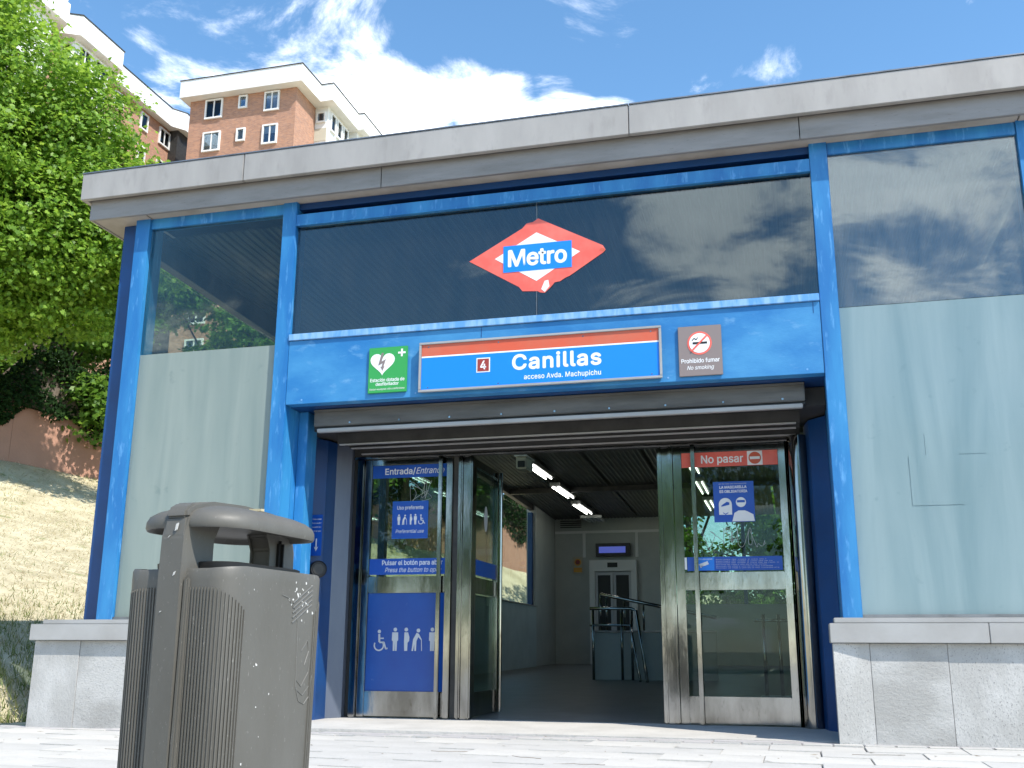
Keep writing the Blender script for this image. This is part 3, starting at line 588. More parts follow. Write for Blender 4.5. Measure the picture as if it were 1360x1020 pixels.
def side_door(x, label):
    mb = MB(BO); y0, y1 = 1.155, 1.97
    mb.box(x-.02,x+.02,y0,y0+.05,.04,2.31,.004); mb.box(x-.02,x+.02,y1-.05,y1,.04,2.31,.004); mb.box(x-.018,x+.018,y0+.051,y1-.051,2.24,2.308)
    d = part(mb, 'door', M['steel'], B); d['label'] = label
    def sub(fn, name, m): q = MB(BO); fn(q); return part(q, name, m, d)
    sub(lambda m_: m_.box(x-.018,x+.018,y0+.051,y1-.051,1.10,1.24,.004), 'middle_rail', M['steel'])
    sub(lambda m_: m_.box(x-.018,x+.018,y0+.051,y1-.051,.045,.25,.004), 'kick_plate', M['steel'])
    sub(lambda m_: m_.box(x-.004,x+.004,y0+.051,y1-.051,1.241,2.239), 'glass_pane', M['glass_door'])
    sub(lambda m_: m_.box(x-.004,x+.004,y0+.051,y1-.051,.251,1.099), 'glass_pane', M['glass_door'])
    sub(lambda m_: m_.box(x+.006,x+.008,y0+.06,y1-.06,1.26,1.40), 'sticker_band', M['sticker_blue'])
    sub(lambda m_: m_.prism([(y0+.40+.055*math.cos(t),1.80+.12*math.sin(t)) for t in [2*math.pi*k/20 for k in range(20)]], 'x', x+.006, x+.0075), 'oval_sticker', M['curtain'])
    sub(lambda m_: m_.tube([(x+.045,y1-.03,.05),(x+.045,y1-.03,2.3)], .018, 12), 'pull_tube', M['steel'])
    return d
side_door(-2.765, 'steel framed glass door folded open at the left of the opening'); side_door(-1.04, 'steel framed glass door folded open at the right of the opening')

# ------------------------------------------------------------------ signs
S = empty('station_sign', (-1.88,-.036,2.86), 'long blue station name sign with an orange red top band, on the lintel', 'sign')
so = pw(S)
part(MB(so).box(-2.875,-.885,-.032,.0,2.657,3.07,.003), 'sign_board', M['cap'], S)
flat('blue_field', [[(-2.86,2.672),(-.90,2.672),(-.90,2.945),(-2.86,2.945)]], -.033, M['sign_blue'], S)
flat('red_band', [[(-2.86,2.957),(-.90,2.957),(-.90,3.056),(-2.86,3.056)]], -.033, M['orange_red'], S)
flat('white_line', [[(-2.86,2.945),(-.90,2.945),(-.90,2.957),(-2.86,2.957)]], -.033, M['white'], S)
mbf = MB(so); mbf.box(-2.882,-.878,-.046,-.033,3.056,3.076,.003); mbf.box(-2.882,-.878,-.046,-.033,2.652,2.672,.003); mbf.box(-2.882,-2.862,-.046,-.033,2.673,3.055,.003); mbf.box(-.898,-.878,-.046,-.033,2.673,3.055,.003)
part(mbf, 'sign_frame', M['cap'], S)
flat('line_badge_border', [[(-2.385,2.79),(-2.27,2.79),(-2.27,2.912),(-2.385,2.912)]], -.0346, M['white'], S)
flat('line_badge', [[(-2.376,2.799),(-2.279,2.799),(-2.279,2.903),(-2.376,2.903)]], -.0361, M['brown'], S)
text('4', -2.354, -2.302, 2.813, 2.888, -.0378, M['white'], S, .03, name='line_number')
text('Canillas', -2.085, -1.355, 2.797, 2.925, -.0353, M['white'], S, .028, mono=.08, name='station_name')
text('acceso Avda. Machupichu', -1.985, -1.36, 2.71, 2.752, -.0353, M['white'], S, .02, mono=.05)
for x_ in (-2.80,-2.2,-1.5,-.96):
    for z_ in (2.69,3.035): flat('screw', [disc(x_, z_, .006, 8)], -.0349, M['steel'], S)

A = empty('defibrillator_sign', (-3.165,-.002,2.87), 'green sign with a white heart and lightning bolt, left of the station name', 'sign')
part(MB(pw(A)).box(-3.34,-2.995,-.014,-.001,2.675,3.07,.003), 'sign_plate', M['green'], A)
heart = []
for k in range(40):
    t = 2*math.pi*k/40; heart.append((-3.215+.0068*16*math.sin(t)**3, 2.935+.0066*(13*math.cos(t)-5*math.cos(2*t)-2*math.cos(3*t)-math.cos(4*t))))
flat('heart', [heart], -.0145, M['white'], A)
bolt = [(-3.225,3.02),(-3.205,3.02),(-3.222,2.945),(-3.185,2.965),(-3.205,2.90),(-3.195,2.905),(-3.212,2.865),(-3.232,2.90),(-3.222,2.898),(-3.213,2.93),(-3.252,2.912)]
flat('lightning_bolt', [bolt], -.0163, M['grey_sign'], A)
flat('plus_mark', [[(-3.078,3.005),(-3.012,3.005),(-3.012,3.021),(-3.078,3.021)],[(-3.053,2.98),(-3.037,2.98),(-3.037,3.004),(-3.053,3.004)],[(-3.053,3.022),(-3.037,3.022),(-3.037,3.046),(-3.053,3.046)]], -.0145, M['white'], A)
text('Estación dotada de', -3.32, -3.015, 2.772, 2.802, -.0147, M['white'], A, .02); text('desfibrilador', -3.27, -3.065, 2.738, 2.766, -.0147, M['white'], A, .02)
text('Station equipped with a defibrillator', -3.325, -3.01, 2.700, 2.716, -.0147, M['white'], A, .0)

NS = empty('no_smoking_sign', (-.585,-.002,2.86), 'grey sign with a red crossed-out cigarette, right of the station name', 'sign')
part(MB(pw(NS)).box(-.752,-.42,-.014,-.001,2.657,3.058,.003), 'sign_plate', M['grey_sign'], NS)
flat('red_ring', [disc(-.588,2.918,.094)], -.0145, M['red'], NS); flat('white_disc', [disc(-.588,2.918,.079)], -.0162, M['white'], NS)
flat('cigarette', [[(-.640,2.910),(-.530,2.910),(-.530,2.926),(-.640,2.926)]], -.0179, M['black'], NS)
flat('smoke', [barpoly(-.645,2.938,-.628,2.958,.006), barpoly(-.628,2.958,-.612,2.945,.006), barpoly(-.612,2.945,-.6,2.962,.006)], -.0179, M['black'], NS)
flat('red_slash', [barpoly(-.652,2.854,-.524,2.982,.013)], -.0196, M['red'], NS)
text('Prohibido fumar', -.732, -.44, 2.762, 2.797, -.0147, M['white'], NS, .02); text('No smoking', -.69, -.485, 2.708, 2.740, -.0147, M['white'], NS, .008, .25)

# torn metro diamond on the glass
D_ = empty('metro_logo_sticker', (-1.9,.044,3.46), 'torn red diamond sticker reading Metro on the glass above the door', 'sticker')
y_ = .0425
flat('red_diamond', [[(-2.485,3.79),(-2.02,4.045),(-1.985,4.085),(-1.93,4.092),(-1.885,4.12),(-1.34,3.825),(-1.318,3.785),(-1.335,3.765),(-1.62,3.585),(-1.655,3.572),(-1.70,3.545),(-1.745,3.54),(-1.78,3.50),(-1.83,3.455),(-1.87,3.462),(-1.89,3.475),(-2.02,3.485),(-2.05,3.525),(-2.075,3.54)]], y_, M['red'], D_)
flat('white_diamond', [[(-2.26,3.79),(-1.90,3.995),(-1.53,3.79),(-1.90,3.565)]], y_-.0016, M['white'], D_)
flat('blue_plate', [[(-2.185,3.66),(-1.60,3.66),(-1.60,3.895),(-2.185,3.895)]], y_-.0032, M['sign_blue'], D_)
text('Metro', -2.145, -1.64, 3.712, 3.858, y_-.0052, M['white'], D_, .03)
flat('torn_patch', [[(-1.83,3.56),(-1.80,3.565),(-1.79,3.51),(-1.83,3.462),(-1.86,3.49)]], y_-.0016, M['frame_white'], D_)
flat('torn_patch', [[(-1.36,3.80),(-1.34,3.80),(-1.32,3.79),(-1.335,3.77),(-1.37,3.785)]], y_-.0016, M['orange_red'], D_)

# pictograms
def person(cx, z0, h, kind=0):
    s = h; P = [disc(cx, z0+.92*s, .085*s, 14)]
    if kind == 0: P += [[(cx-.14*s,z0+.80*s),(cx+.14*s,z0+.80*s),(cx+.15*s,z0+.45*s),(cx+.10*s,z0+.42*s),(cx+.09*s,z0),(cx+.012*s,z0),(cx,z0+.40*s),(cx-.012*s,z0),(cx-.09*s,z0),(cx-.10*s,z0+.42*s),(cx-.15*s,z0+.45*s)]]
    if kind == 1: P += [[(cx-.08*s,z0+.80*s),(cx+.09*s,z0+.80*s),(cx+.16*s,z0+.58*s),(cx+.15*s,z0+.42*s),(cx+.08*s,z0+.36*s),(cx+.07*s,z0),(cx-.07*s,z0),(cx-.09*s,z0+.40*s)]]
    if kind == 2:
        P[0] = disc(cx+.06*s, z0+.88*s, .085*s, 14)
        P += [[(cx-.02*s,z0+.78*s),(cx+.08*s,z0+.74*s),(cx+.22*s,z0+.50*s),(cx+.19*s,z0+.47*s),(cx+.06*s,z0+.60*s),(cx-.02*s,z0+.42*s),(cx-.03*s,z0),(cx-.10*s,z0),(cx-.12*s,z0+.30*s),(cx-.17*s,z0),(cx-.24*s,z0),(cx-.18*s,z0+.50*s)], barpoly(cx+.21*s,z0+.50*s,cx+.23*s,z0,.03*s)]
    return P
def wheelchair(cx, z0, h, f=1):
    P = [disc(cx-.02*h*f, z0+.92*h, .085*h, 14)]; w = .075*h
    P += [barpoly(cx-.02*h*f,z0+.80*h,cx+.0*h,z0+.42*h,w*1.3), barpoly(cx+0*h,z0+.60*h,cx+.22*h*f,z0+.60*h,w*.8), barpoly(cx,z0+.41*h,cx+.24*h*f,z0+.41*h,w), barpoly(cx+.23*h*f,z0+.42*h,cx+.34*h*f,z0+.10*h,w), barpoly(cx+.33*h*f,z0+.10*h,cx+.43*h*f,z0+.14*h,w*.9)]
    c = (cx-.02*h*f, z0+.27*h); a0 = [R(150+i*17) for i in range(15)]
    for i in range(14):
        q = [(c[0]+f*r*h*math.cos(a), c[1]+r*h*math.sin(a)) for r, a in ((.27,a0[i]),(.27,a0[i+1]),(.205,a0[i+1]),(.205,a0[i]))]; P.append(q)
    return P
GY = 1.088   # sticker plane in front of the door glass
def sticker(name, x0, x1, z0, z1, m, label, cat='sticker', y=GY):
    e = empty(name, ((x0+x1)/2, y, z0), label, cat); flat('backing', [[(x0,z0),(x1,z0),(x1,z1),(x0,z1)]], y, m, e); return e
YS = GY-.0017
e = sticker('entrance_sticker', -3.722,-2.998,2.145,2.262,M['sticker_blue'],'blue strip lettered Entrada/Entrance across the top of the left door')
text('Entrada/', -3.60,-3.30,2.178,2.238,YS-.0005,M['white'],e,.018); text('Entrance', -3.295,-3.02,2.178,2.235,YS-.0005,M['white'],e,.005,.3)
e = sticker('push_button_sticker', -3.722,-2.998,1.262,1.405,M['sticker_blue'],'blue strip about pushing the button to open, above the middle rail of the left door')
text('Pulsar el botón para abrir', -3.60,-3.02,1.348,1.392,YS-.0005,M['white'],e,.018); text('Press the button to open', -3.57,-3.03,1.284,1.325,YS-.0005,M['white'],e,.0,.3)
e = sticker('preferential_use_sticker', -3.515,-3.17,1.585,1.925,M['sign_blue'],'square blue Uso preferente sticker with small white figures on the left door glass')
flat('tint', [[(-3.512,1.588),(-3.173,1.588),(-3.173,1.922),(-3.512,1.922)]], YS, M['sticker_blue'], e)
text('Uso preferente', -3.47,-3.215,1.85,1.885,YS-.002,M['white'],e,.015); text('Preferential use', -3.48,-3.205,1.635,1.668,YS-.002,M['white'],e,.0,.3)
P = []
for cx, k in ((-3.45,0),(-3.395,2),(-3.335,1),(-3.29,0)): P += person(cx, 1.71, .095, k)
P += wheelchair(-3.235, 1.71, .09); flat('figures', P, YS-.002, M['white'], e)
e = empty('priority_figures_print', (-3.36,GY,.59), 'row of large white pictograms, wheelchair first, on the blue lower door panel', 'pictograms')
P = wheelchair(-3.60,.592,.185)
for cx, k in ((-3.452,0),(-3.348,1),(-3.245,2),(-3.102,0)): P += person(cx,.595,.20,k)
flat('figures', P, GY+.003, M['curtain'], e)
e = sticker('no_entry_sticker', -.868,-.062,2.135,2.262,M['red'],'red strip reading No pasar with a no entry disc on the right door')
text('No pasar', -.70,-.345,2.168,2.236,YS-.0005,M['white'],e,.02)
flat('white_square', [[(-.312,2.138),(-.186,2.138),(-.186,2.259),(-.312,2.259)]], YS, M['white'], e); flat('red_disc', [disc(-.249,2.198,.052)], YS-.0017, M['orange_red'], e); flat('white_bar', [[(-.29,2.187),(-.208,2.187),(-.208,2.21),(-.29,2.21)]], YS-.0034, M['white'], e)
e = sticker('mask_poster', -.608,-.272,1.66,2.003,M['sticker_blue'],'blue poster of two people in face masks on the right door glass','poster')
text('LA MASCARILLA', -.555,-.33,1.944,1.967,YS-.0005,M['white'],e,.03); text('ES OBLIGATORIA', -.555,-.325,1.908,1.931,YS-.0005,M['white'],e,.03); text('en la red de transporte', -.56,-.33,1.979,1.990,YS-.0005,M['curtain'],e)
def arc(cx, cz, r, a0, a1, n=12): return [(cx+r*math.cos(R(a0+(a1-a0)*k/n)), cz+r*math.sin(R(a0+(a1-a0)*k/n))) for k in range(n+1)]
flat('white_figure', [[(-.46,1.664),(-.276,1.664),(-.285,1.72),(-.33,1.745),(-.355,1.755),(-.405,1.755),(-.44,1.735)], disc(-.382,1.825,.042,20)], YS-.002, M['white'], e)
flat('eye_band', [[(-.415,1.822),(-.349,1.822),(-.349,1.842),(-.415,1.842)]], YS-.0037, M['sticker_blue'], e)
flat('long_hair', [arc(-.512,1.81,.054,0,180)+[(-.566,1.722),(-.458,1.722)]], YS-.002, M['white'], e)
flat('face_gap', [[(-.545,1.80),(-.50,1.83),(-.478,1.825),(-.478,1.805),(-.545,1.79)]], YS-.0037, M['sticker_blue'], e); flat('face_gap', [[(-.533,1.742),(-.512,1.73),(-.49,1.742),(-.49,1.735),(-.512,1.722),(-.533,1.735)]], YS-.0037, M['sticker_blue'], e)
e = sticker('notice_strip_sticker', -.848,-.072,1.258,1.372,M['sticker_blue'],'blue strip of small notices with a camera icon above the rail of the right door')
flat('camera_panel', [[(-.775,1.262),(-.625,1.262),(-.625,1.368),(-.775,1.368)]], YS, M['sign_blue'], e); flat('camera_icon', [barpoly(-.745,1.30,-.675,1.325,.028), barpoly(-.74,1.285,-.72,1.30,.01)], YS-.0017, M['white'], e)
text('Zona videovigilada', -.76,-.64,1.348,1.362,YS-.0025,M['white'],e)
for i in range(6): text('Normas de viaje y uso de la red, consulte al personal'[:46-i*4], -.61,-.10-.05*(i%3),1.276+i*.014,1.284+i*.014,YS-.0005,M['curtain'],e)
flat('white_tag', [[(-.87,1.27),(-.852,1.27),(-.852,1.37),(-.87,1.37)]], YS, M['white'], e)
# scratched graffiti on the glass
def scrawl(name, pts, y, w, m, label, loc):
    e = empty(name, loc, label, 'graffiti'); mb = MB(pw(e)); q = []
    for i in range(len(pts)-1):
        p0 = pts[max(i-1,0)]; p1 = pts[i]; p2 = pts[i+1]; p3 = pts[min(i+2,len(pts)-1)]
        for k in range(6):
            t = k/6; q.append(tuple(.5*((2*p1[j])+(-p0[j]+p2[j])*t+(2*p0[j]-5*p1[j]+4*p2[j]-p3[j])*t*t+(-p0[j]+3*p1[j]-3*p2[j]+p3[j])*t**3) for j in (0,1)))
    q.append(pts[-1]); mb.tube([(a, y, b) for a, b in q], w, 4); part(mb, 'scratched_line', m, e); return e
pts = [(-.73,1.58)]; xq = -.73
for k in range(30): xq += .018; pts.append((xq+random.uniform(-.035,.035), 1.53+random.choice((-1,1))*random.uniform(.02,.085)))
M['scratch'] = mat('scratched_haze', (.42,.45,.42), .8)
scrawl('scratched_tag', pts, 1.089, .0022, M['scratch'], 'pale looping scratched scrawl on the right door glass below the mask poster', (-.5,1.089,1.45))
pts = [(-3.2,1.98)]
for k in range(16): pts.append((-3.2+.02*k*random.uniform(.3,1)-.12+random.uniform(-.1,.1), 2.0+random.uniform(-.1,.12)))
scrawl('scratched_tag', pts, 1.089, .0016, M['scratch'], 'faint scratched scrawl on the left door glass beside the preferential use sticker', (-3.1,1.089,1.9))
# button and its label on the left return
bt = empty('door_button', (-4.02,.70,1.28), 'round black door opening button on the blue recess wall', 'button')
q = MB(pw(bt)); c = Vector((-4.0,.60,1.28)); dd = Vector((.5,-.86,0)).normalized(); q.tube([c-dd*.02, c+dd*.025, c+dd*.035], [.075,.075,.062], 24); part(q, 'button_rim', M['black'], bt, smooth=False)
q = MB(pw(bt)); q.tube([c+dd*.036, c+dd*.04], [.05,.046], 24); part(q, 'button_face', M['dark'], bt)
lb = empty('button_notice', (-4.05,.45,1.45), 'small violet blue notice with a white down arrow above the round button', 'sticker')
def on_ret(name, polys, m, parent, off):   # plane facing mostly -y beside the button
    mb = MB(pw(parent))
    for p in polys: mb.prism(p, 'y', .612-off-.0015, .612-off)
    return part(mb, name, m, parent)
on_ret('backing', [[(-4.088,1.40),(-3.985,1.40),(-3.985,1.76),(-4.088,1.76)]], M['sticker_blue'], lb, 0)
on_ret('arrow', [barpoly(-4.035,1.55,-4.035,1.46,.01), [(-4.055,1.48),(-4.035,1.44),(-4.015,1.48),(-4.035,1.465)]], M['white'], lb, .002)
for i, s_ in enumerate(('Puerta accesible','Pulsar para abrir','Accessible door','Push to open')): text(s_, -4.08,-3.995,1.715-i*.035,1.728-i*.035,.608,M['white'],lb,.01)

# ------------------------------------------------------------------ hall furniture
def lightfix(x, y, ln, label):
    z = zc(y)-.17; e = empty('ceiling_light', (x, y, z), label, 'ceiling light', 'twin tube ceiling lights in the station hall')
    o_ = pw(e); part(MB(o_).box(x-.11,x+.11,y,y+ln,z+.02,z+.09,.006), 'housing', M['steel_dull'], e)
    for s_ in (-.055,.055): q = MB(o_); q.tube([(x+s_,y+.04,z),(x+s_,y+ln-.04,z)], .012, 8); part(q, 'tube', M['tube'], e)
for i, (y, s_) in enumerate(((9.9,'nearest'),(12.0,'middle'),(14.05,'farthest'))): lightfix(-4.43, y, 1.6, f'{s_} lit twin tube light in the left ceiling row')
for i, (y, s_) in enumerate(((9.9,'nearest'),(12.0,'middle'),(14.05,'farthest'))): lightfix(-1.62, y, 1.6, f'{s_} lit twin tube light in the right ceiling row')
e = empty('air_diffuser', (-4.45,16.2,3.7), 'pale louvred ceiling diffuser beyond the left row of lights', 'air vent')
for k in range(4): part(MB(pw(e)).box(-4.66+k*.11,-4.60+k*.11,15.95,16.8,3.60,3.65), 'louvre', M['frame_white'], e)
part(MB(pw(e)).box(-4.70,-4.20,15.9,15.94,3.60,3.66), 'diffuser_frame', M['frame_white'], e)
e = empty('security_camera', (-3.55,6.0,3.2), 'boxy cream security camera hanging from the hall ceiling by the door', 'security camera')
o_ = pw(e); part(MB(o_).box(-3.63,-3.47,5.95,6.3,3.05,3.22,.015), 'housing', M['beige'], e); part(MB(o_).box(-3.60,-3.50,5.935,5.949,3.07,3.16,.004), 'lens_window', M['black'], e)
part(MB(o_).box(-3.56,-3.54,6.1,6.14,3.221,zc(6)-.02), 'bracket', M['steel_dull'], e); part(MB(o_).box(-3.645,-3.455,5.9,6.32,3.222,3.235,.003), 'sun_shield', M['frame_white'], e)
# lift
e = empty('lift_doorway', (-4.1,16.9,.29), 'white framed double glass lift door in the back wall of the hall', 'lift'); o_ = pw(e)
q = MB(o_); q.box(-4.68,-4.55,16.85,16.99,.29,2.70); q.box(-3.68,-3.55,16.85,16.99,.29,2.70); q.box(-4.549,-3.681,16.85,16.99,2.44,2.70); part(q, 'frame', M['frame_white'], e)
for a, b in ((-4.548,-4.12),(-4.11,-3.682)):
    q = MB(o_); q.box(a,a+.06,16.9,16.93,.31,2.43); q.box(b-.06,b,16.9,16.93,.31,2.43); q.box(a+.061,b-.061,16.9,16.93,2.35,2.43); q.box(a+.061,b-.061,16.9,16.93,.31,.45); f_ = part(q, 'door_leaf', M['curtain'], e)
    q = MB(o_); q.box(a+.061,b-.061,16.91,16.92,.451,2.349); q2_ = part(q, 'dark_glass', M['black'], f_)
part(MB(o_).box(-4.24,-4.0,16.835,16.849,2.53,2.64), 'floor_indicator', M['black'], e)
e = empty('information_display', (-4.1,16.9,2.9), 'blue lit information display above the lift door', 'display'); o_ = pw(e)
part(MB(o_).box(-4.52,-3.70,16.86,16.97,2.79,3.10), 'casing', M['dark'], e); part(MB(o_).box(-4.44,-3.80,16.85,16.859,2.87,3.02), 'screen', M['led_blue'], e)
e = empty('notice_poster', (-4.98,16.95,2.4), 'small amber notice with a dark ring on the back wall left of the lift', 'poster'); o_ = pw(e)
part(MB(o_).box(-5.10,-4.86,16.96,16.975,2.40,2.80), 'sheet', M['beige'], e); flat('ring', [disc(-4.98,2.67,.085)], 16.958, M['yellow'], e); flat('inner_disc', [disc(-4.98,2.67,.055)], 16.955, M['brown'], e); flat('caption', [[(-5.08,2.43),(-4.88,2.43),(-4.88,2.54),(-5.08,2.54)]], 16.958, M['yellow'], e)
# stair parapet with railing
e = empty('stair_parapet', (-2.4,9.2,.12), 'low grey stair parapet with steel handrails in the middle of the hall', 'stair parapet'); o_ = pw(e)
part(MB(o_).box(-3.15,-1.2,9.0,9.12,.10,.89), 'parapet_wall', M['wall_in'], e); part(MB(o_).box(-3.15,-3.03,9.121,14.5,.10,.89), 'parapet_wall', M['wall_in'], e); part(MB(o_).box(-3.17,-1.2,8.97,9.15,.892,.92,.005), 'parapet_cap', M['steel_dull'], e)
q = MB(o_); q.tube([(-3.17,8.9,1.26),(-2.5,8.9,1.26),(-2.42,8.86,1.22),(-2.18,8.2,.16)], .025, 8); q.tube([(-3.17,8.9,1.0),(-2.52,8.9,1.0),(-2.30,8.3,.16)], .02, 8); part(q, 'handrail', M['steel'], e, smooth=True)
q = MB(o_); q.tube([(-3.05,9.2,1.50),(-1.2,9.2,1.12)], .028, 8); part(q, 'handrail', M['steel'], e, smooth=True)
for x_ in (-3.05,-2.95,-2.66,-2.35,-2.05,-1.75,-1.45):
    q = MB(o_); q.tube([(x_,9.2,.92),(x_,9.2,1.50-(x_+3.05)*.205)], .018, 8); part(q, 'baluster', M['steel'], e, smooth=True)
for x_ in (-3.12,-2.66,-2.5):
    q = MB(o_); q.tube([(x_,8.9,.12),(x_,8.9,1.24)], .022, 8); part(q, 'baluster', M['steel'], e, smooth=True)
# turnstile posts seen through the lower right glass
e = empty('queue_barrier', (-.35,4.6,.09), 'steel barrier with two uprights behind the lower glass of the right door', 'barrier'); o_ = pw(e)
for x_ in (-.35,-.18,.1): q = MB(o_); q.tube([(x_,4.6,.07),(x_,4.6,1.02)], .02, 10); part(q, 'upright', M['steel'], e, smooth=True)
q = MB(o_); q.tube([(-.45,4.6,.95),(.3,4.6,.95)], .018, 10); part(q, 'top_rail', M['steel'], e, smooth=True)
part(MB(o_).box(-.42,.25,4.5,4.75,.08,.13,.01), 'base_plate', M['frame_white'], e)

# ------------------------------------------------------------------ litter bin
bin_ = empty('litter_bin', (-1.592,-5.04,0), 'weathered dark grey plastic litter bin with a domed lid and ribbed sides', 'litter bin', rz=R(-5.9))
HW, HL = .18, .25     # half width (x), half length (y)
def rrect(hw, hl, r, n=7, z=0):
    P = []
    for cx, cy, a0 in ((hw-r,hl-r,0),(-hw+r,hl-r,90),(-hw+r,-hl+r,180),(hw-r,-hl+r,270)):
        for k in range(n+1): a = R(a0+90*k/n); P.append((cx+r*math.cos(a), cy+r*math.sin(a)))
    return P
def loft(rings, close_top=True, close_bot=True):
    bm = bmesh.new(); vs = [[bm.verts.new(p) for p in r] for r in rings]; n = len(vs[0])
    for i in range(len(vs)-1):
        for k in range(n): bm.faces.new((vs[i][k], vs[i][(k+1)%n], vs[i+1][(k+1)%n], vs[i+1][k]))
    if close_bot: bm.faces.new(vs[0][::-1])
    if close_top: bm.faces.new(vs[-1])
    return bm
def fin(bm, name, m, parent, ang=35):
    bmesh.ops.recalc_face_normals(bm, faces=bm.faces); me = bpy.data.meshes.new(name); bm.to_mesh(me); bm.free(); o = link(name, me, m, parent); smooth_by_angle(o, ang); return o
rings = []
for z, s in ((.0,.93),(.02,.955),(.45,.975),(.79,1.0),(.815,1.0),(.823,.985),(.823,.93),(.80,.915),(.70,.90),(.60,.89)):
    rings.append([(x*s, y*s, z + (.012*math.cos(math.atan2(y,x)*2) if z > .78 else 0)) for x, y in rrect(HW,HL,.07,9)])
fin(loft(rings, True, True), 'body', M['bin'], bin_)
# vertical ribs on both ends, wrapping round the corners
def ribs(sign, side, n, s0, name):
    """thin rounded ribs following the outline; start beside the arm, go towards +/-x"""
    pth = [(0,-HL)]; pth += [(HW-.07,-HL)] + [(HW-.07+.07*math.cos(R(a)), -HL+.07+.07*math.sin(R(a))) for a in range(-80,1,10)] + [(HW, .25)]
    L_ = [0]; 
    for i in range(1,len(pth)): L_.append(L_[-1]+math.dist(pth[i],pth[i-1]))
    bm = bmesh.new()
    for k in range(n):
        s_ = s0+k*.0098; i = max(j for j in range(len(L_)-1) if L_[j] <= s_); t = (s_-L_[i])/(L_[i+1]-L_[i]); x = pth[i][0]+(pth[i+1][0]-pth[i][0])*t; y = pth[i][1]+(pth[i+1][1]-pth[i][1])*t
        tx, ty = pth[i+1][0]-pth[i][0], pth[i+1][1]-pth[i][1]; l = math.hypot(tx,ty); tx/=l; ty/=l; nx_, ny_ = ty, -tx
        zt = .765 - (0 if s_ < .10 else min((s_-.10)**2*4, .3))
        top = []
        for z in (.02, zt):
            sc_ = np.interp(z, [.0,.02,.45,.79], [.93,.955,.975,1.0])
            top.append([bm.verts.new(((x+tx*a+nx_*b)*side*sc_, (y+ty*a+ny_*b)*sign*sc_, z)) for a, b in ((-.0028,-.002),(-.0018,.0035),(.0018,.0035),(.0028,-.002))])
        for q_ in range(3): bm.faces.new((top[0][q_], top[0][q_+1], top[1][q_+1], top[1][q_]))
        bm.faces.new(top[1]); 
    o = fin(bm, name, M['bin'], bin_, 20); o['kind'] = 'stuff'; return o
for sg in (1,-1):
    for sd in (1,-1): ribs(sg, sd, 19 if sd == 1 else 12, .044, 'ribs')
# arms (front and back) that rise from the ground up into the lid
for sg in (-1,1):
    prof = [(.0,-.262),(.30,-.266),(.80,-.274),(.90,-.272),(.955,-.262),(.975,-.235),(.985,-.13),(.955,-.10),(.94,-.125),(.90,-.145),(.835,-.145),(.81,-.12),(.79,-.20),(.0,-.20)]
    q = MB((0,0,0)); q.prism([(y_*(-sg) if sg == 1 else y_, z_) for z_, y_ in prof], 'x', -.036, .036)
    bmesh.ops.bevel(q.bm, geom=[e_ for e_ in q.bm.edges], offset=.006, segments=2, affect='EDGES', clamp_overlap=True)
    part(q, 'arm', M['bin'], bin_)
    for x_ in (-.052,.037): part(MB().box(x_,x_+.015,(-.262 if sg<0 else .235),(-.235 if sg<0 else .262),.0,.79,.004), 'arm_trim', M['bin'], bin_)
# lid: domed shell with a turned-down lip
rings = []
for z, s in ((.944,.80),(.940,.93),(.927,.965),(.925,.985),(.932,1.0),(.948,.995),(.961,.965),(.974,.88),(.985,.74),(.994,.56),(1.000,.36),(1.003,.15)):
    rings.append([(x*s*.96, y*s*1.02, z+ .008*(1-abs(x)/HW)*(1 if z>.95 else .3)) for x, y in rrect(HW,HL,.12,9)])
fin(loft(rings), 'lid', M['bin'], bin_, 60)
q = MB(); 
pr = [(-.27,.95),(-.264,.978),(-.23,.997),(-.15,1.009),(0,1.016),(.15,1.009),(.23,.997),(.264,.978),(.27,.95),(.2,.96),(0,.99),(-.2,.96)]
q.prism(pr, 'x', -.034, .034); bmesh.ops.bevel(q.bm, geom=list(q.bm.edges), offset=.007, segments=2, affect='EDGES', clamp_overlap=True); o = part(q, 'lid_ridge', M['bin'], bin_); smooth_by_angle(o, 50)
# black inner liner
rings = [[(x*s, y*s, z) for x, y in rrect(.135,.20,.06,6)] for z, s in ((.62,.9),(.80,.98),(.835,1.0),(.838,.96),(.80,.93),(.64,.86))]
fin(loft(rings), 'liner', M['black'], bin_)
q = MB(); q.box(-.055,.055,.175,.199,.83,.93,.01); part(q, 'ash_plate', M['black'], bin_)
# raised crest outline and scuffs on the right face
q = MB()
def onr(y, z, off=.0005): return (HW*np.interp(z, [.02,.45,.79],[.955,.975,1.0])+off, y, z)
q.tube([onr(.00,.755),onr(.03,.75),onr(.07,.72),onr(.09,.68),onr(.095,.60),onr(.10,.50),onr(.12,.46),onr(.15,.45),onr(.175,.47),onr(.185,.53)], .0016, 5)
q.tube([onr(.10,.52),onr(.13,.50),onr(.165,.54),onr(.17,.58)], .0014, 5); q.tube([onr(.11,.49),onr(.14,.475),onr(.172,.50)], .0014, 5); q.tube([onr(.12,.60),onr(.15,.63),onr(.16,.60),onr(.14,.56)], .0014, 5)
part(q, 'embossed_crest', M['bin_worn'], bin_)
for k in range(5): q = MB(); q.tube([onr(.06,.735-k*.014),onr(.16,.79-k*.014)], .0025, 5); part(q, 'embossed_stripe', M['bin_worn'], bin_)
q = MB()
